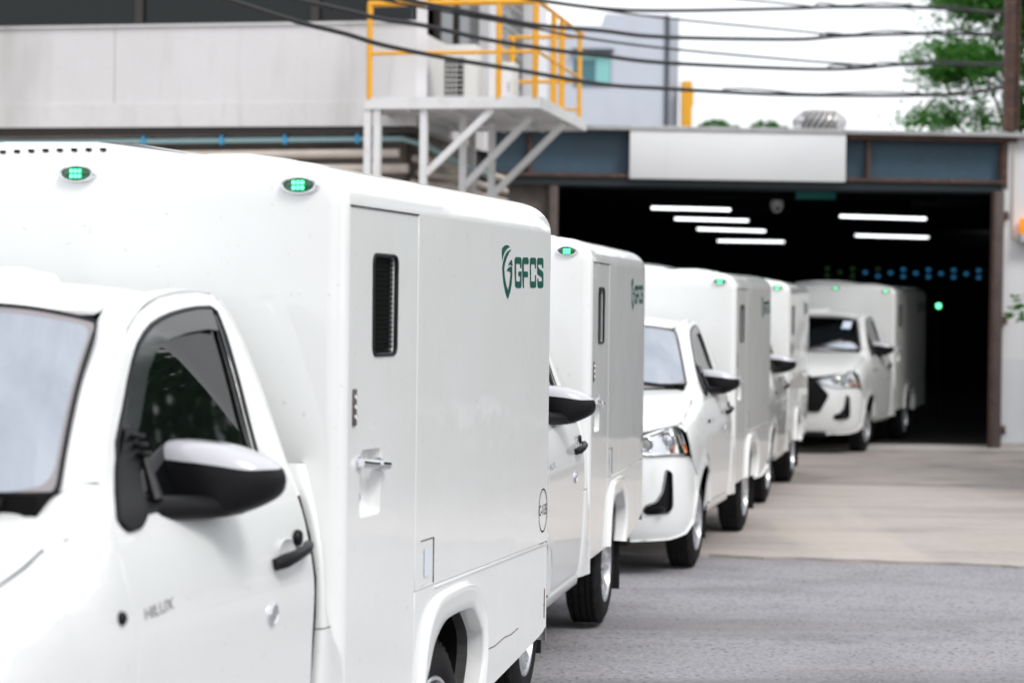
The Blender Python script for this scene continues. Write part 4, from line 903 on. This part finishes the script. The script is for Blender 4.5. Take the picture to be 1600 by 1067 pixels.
for y in (.95, 1.5, 2.75): MB().tube([(1.95, y, ZD), (1.95, y, rz - .02)], .036 if y != 2.75 else .028, 10).build('rail_post', 'yellow', PL, 60)
rail((1.0, 2.95, rz - .02), (1.95, 2.95, rz - .02), .024); rail((1.0, 2.95, ZD + .5), (1.95, 2.95, ZD + .5), .024); rail((1.0, 2.95, ZD + .15), (1.95, 2.95, ZD + .15), .018)
MB().tube([(1.05, 2.95, ZD), (1.05, 2.95, rz - .02)], .04, 10).build('rail_post', 'yellow', PL, 60)
# white upright behind the rail and air-conditioning unit
def pp(x, y, z): return Vector((-1.657 + x * math.cos(WA) - y * math.sin(WA), 24.5 + x * math.sin(WA) + y * math.cos(WA), z))
o = MB().box(-.06, .06, -.05, .05, 0, 2.4).build('white_upright', 'white_wall', None, 0); o.location = pp(.52, .35, ZD); tag(o, 'white square post rising through the platform by the grey wall', 'post')
ac = empty('air_conditioner', pp(.50, 1.35, ZD), (0, 0, WA)); tag(ac, 'white air conditioner unit with dark grille on the platform', 'air conditioner')
MB().box(-.05, .44, 0, .30, .06, .78, .015).build('casing', 'ac', ac)
MB().box(.06, .29, -.012, -.002, .10, .62).build('grille_opening', 'gloss_black', ac)
for k in range(8): MB().box(.055, .295, -.02, -.013, .11 + k * .06, .12 + k * .06).build('grille_bar', 'ac', ac, 0)
for k in (.10, .15, .20): MB().box(k - .004, k + .004, -.026, -.021, .10, .58).build('grille_bar', 'ac', ac, 0)
MB().box(-.02, .32, .04, .26, 0, .06).build('foot', 'galv', ac, 0)
ac2 = empty('equipment_cabinet', pp(1.0, 1.65, ZD), (0, 0, WA)); tag(ac2, 'plain white equipment cabinet on the platform behind the yellow rail', 'cabinet')
MB().box(0, .34, 0, .3, .0, .60, .015).build('casing', 'ac', ac2); MB().box(.03, .31, -.008, -.001, .05, .55).build('door', 'white_wall', ac2); MB().box(.27, .29, -.02, -.009, .25, .36).build('handle', 'galv', ac2)

# ================================================================== far buildings and trees
fb = empty('grey_tower', (0, 70, -.73)); fb.scale = (1.4, 1.4, 1.4); tag(fb, 'plain grey building with teal window behind the garage', 'building')
def fbx(name, m, *bxs, par=None):
    b = MB()
    for q in bxs: b.box(*q)
    return b.build(name, m, par or fb, 30)
fbx('wall', 'grey_wall', (-3, 3.47, 0, 8, 0, 8.46)); fbx('wall', 'grey_wall', (2.06, 3.47, .01, 7.9, 8.462, 8.74)); fbx('wall', 'grey_wall', (3.56, 3.84, .6, 8, 0, 8.75)); fbx('downpipe', 'darkbeam', (3.47, 3.56, -.05, .6, 0, 8.72))
w_ = fbx('window', 'tealglass2', (1.35, 2.22, -.03, .0, 7.05, 7.82)); fbx('pane', 'tealglass', (1.86, 2.2, -.05, -.031, 7.12, 7.8), par=w_); fbx('pane', 'tealglass', (1.38, 1.84, -.05, -.031, 7.66, 7.8), par=w_); fbx('window_head', 'darkbeam', (1.3, 2.27, -.2, -.001, 7.83, 7.9), par=w_)
o = MB().box(5.46, 5.80, 70.4, 71, 0, 9.4).box(5.74, 5.85, 70.5, 70.9, 8.6, 9.05).build('yellow_column', 'yellow', None, 0); tag(o, 'yellow painted column beside the grey tower', 'column')

def leaves(name, m, parent, clusters, n, size, seed, soft=False):
    rnd = random.Random(seed); V = []; F = []
    W = [c[1][0] * c[1][1] * c[1][2] for c in clusters]
    for _ in range(n):
        c, r_ = rnd.choices(clusters, W)[0]
        while True:
            d = Vector((rnd.uniform(-1, 1), rnd.uniform(-1, 1), rnd.uniform(-1, 1)))
            if d.length <= 1: break
        d = Vector((rnd.gauss(0, .43), rnd.gauss(0, .43), rnd.gauss(0, .42))) if soft else d.normalized() * d.length ** .6
        p = Vector(c) + Vector((d.x * r_[0], d.y * r_[1], d.z * r_[2]))
        if noise.noise(p * 2.1 + Vector((seed, 0, 0))) < -.2: continue
        a = Vector((rnd.gauss(0, 1), rnd.gauss(0, 1), rnd.gauss(0, .5))).normalized(); b = a.cross(Vector((rnd.gauss(0, 1), rnd.gauss(0, 1), rnd.gauss(0, 1)))).normalized()
        s = size * rnd.uniform(.6, 1.3); i = len(V)
        V += [tuple(p - a * s), tuple(p + b * s * .42 + a * s * .1), tuple(p + a * s), tuple(p - b * s * .42 + a * s * .1)]; F.append((i, i + 1, i + 2, i + 3))
    me = bpy.data.meshes.new(name); me.from_pydata(V, [], F); me.update(); return link(name, me, m, parent)
def tree(name, base, h, clusters, n, size, seed, m, lab, limbs, cat='tree', r0=.16, group=None):
    t = empty(name, base); tag(t, lab, cat, group); b = MB(); rnd = random.Random(seed)
    b.tube([(0, 0, 0), (.05, .02, h * .4), (-.04, .05, h * .75), (.02, 0, h)], [r0, r0 * .85, r0 * .7, r0 * .5], 8); b.build('trunk', 'bark', t, 60)
    for e in limbs:
        s0 = Vector((0, 0, h * rnd.uniform(.7, .95))); e = Vector(e); mid = s0.lerp(e, .5) + Vector((0, 0, -.15 * (e - s0).length))
        MB().tube(catmull([s0, mid, e], 5), [r0 * .45 * (1 - .8 * i / 10) for i in range(11)], 6).build('limb', 'bark', t, 60)
    leaves('crown', m, t, clusters, n, size, seed, name == 'garden_tree'); return t
tree('garden_tree', (9.75, 38.5, 0), 5.2, [((-1.9, -.3, 6.3), (.9, .9, .5)), ((-1.4, .2, 7.6), (1.0, 1, .7)), ((0, 0, 7.4), (1.3, 1.2, 1.1)), ((1.3, .1, 7.2), (1.4, 1.2, 1.5)), ((-.5, -.2, 6.1), (.8, .8, .5)), ((-2.2, 0, 5.4), (.7, .7, .3)), ((-1.0, 0, 5.4), (.8, .6, .4)), ((.4, .1, 5.6), (.8, .7, .6)), ((1.5, 0, 5.4), (1, .8, .9)), ((-1.7, .1, 8.9), (1.0, 1, .6)), ((.2, .1, 9.2), (1.6, 1.2, .9))], 120000, .062, 3, 'leaf', 'leafy green tree rising behind the right end of the garage',
     [(-1.6, -.3, 6.6), (-1.2, .2, 7.8), (.2, 0, 8.4), (1.4, .1, 7.3), (-2.2, 0, 5.6), (-.6, -.2, 6.3), (-1.6, .1, 8.9)], r0=.13)
for i, (x, w, lab) in enumerate(((4.85, .52, 'left of two low green treetops showing above the garage roof'), (6.05, .50, 'right of two low green treetops, next to the turbine ventilator'))):
    tree('distant_tree', (x * 1.4, 70, 0), 7.0, [((-.28, 0, 7.5), (w * 1.4, w, .63)), ((.35, 0, 7.3), (w, w, .63))], 2600, .10, 20 + i, 'leaf', lab, [(-.28, 0, 7.5), (.4, 0, 7.3)], group='treetops beyond the garage roof', r0=.1)
# young tree by the right wall, mostly out of frame
tree('potted_tree', (6.72, 26.0, -.08), 1.5, [((-.2, 0, 2.05), (.55, .5, .35)), ((.2, 0, 2.5), (.6, .5, .5)), ((.2, .1, 1.7), (.5, .5, .3))], 700, .07, 31, 'leaf', 'thin branch of green leaves poking in at the right edge', [(-.4, 0, 2.0), (.3, 0, 2.5), (-.3, 0, 2.3)], r0=.04)
# trees along the right side of the yard: outside the frame, they show as reflections in glass and paint
YT = [(11.0, 21.0, 3.6, 1.35), (13.8, 26.2, 3.8, 1.4), (14, -8, 3.2, 1.3)]
YL = ['nearer', 'farther', 'rearmost']
for i, (x, y, h, sc) in enumerate(YT):
    rnd = random.Random(i + 7)
    cl_ = [((rnd.uniform(-1.9, 1.9) * sc, rnd.uniform(-2.2, 2.2) * sc, h + rnd.uniform(-1.9, 2.4) * sc), (1.35 * sc, 1.35 * sc, .95 * sc)) for _ in range(13)]
    tree('yard_tree', (x, y, 0), h, cl_, 15000, .17, 50 + i, 'leaf2', YL[i] + ' bushy tree in the yard right of the picture', [c[0] for c in cl_[:6]], group='yard trees right of the picture', r0=.2)

# unseen shed added beyond the right edge so the truck sides mirror it
sh = empty('reflection_shed', (25, 8, 0), (0, 0, -.12)); tag(sh, 'long pale grey shed added beyond the right picture edge to mirror in the truck sides', 'building')
MB().box(0, 8, 0, 46, 0, 5.2).build('wall', 'wallconc', sh, 0); MB().box(-.25, 8.2, -.2, 46.2, 5.21, 5.5).build('roof', 'capping', sh, 0); MB().box(-.03, 0, 0, 46, 0, 1.0).build('plinth', 'grey_wall', sh, 0)
for k in range(9):
    w = MB().box(-.04, -.005, 1.2 + 5 * k, 4.2 + 5 * k, 1.5, 3.6).build('window', 'darkwin', sh, 0)
    for q in (0, 1, 2): MB().box(-.07, -.041, 1.2 + 5 * k + q * 1.47, 1.27 + 5 * k + q * 1.47, 1.5, 3.6).build('window_bar', 'whitesteel', w, 0)
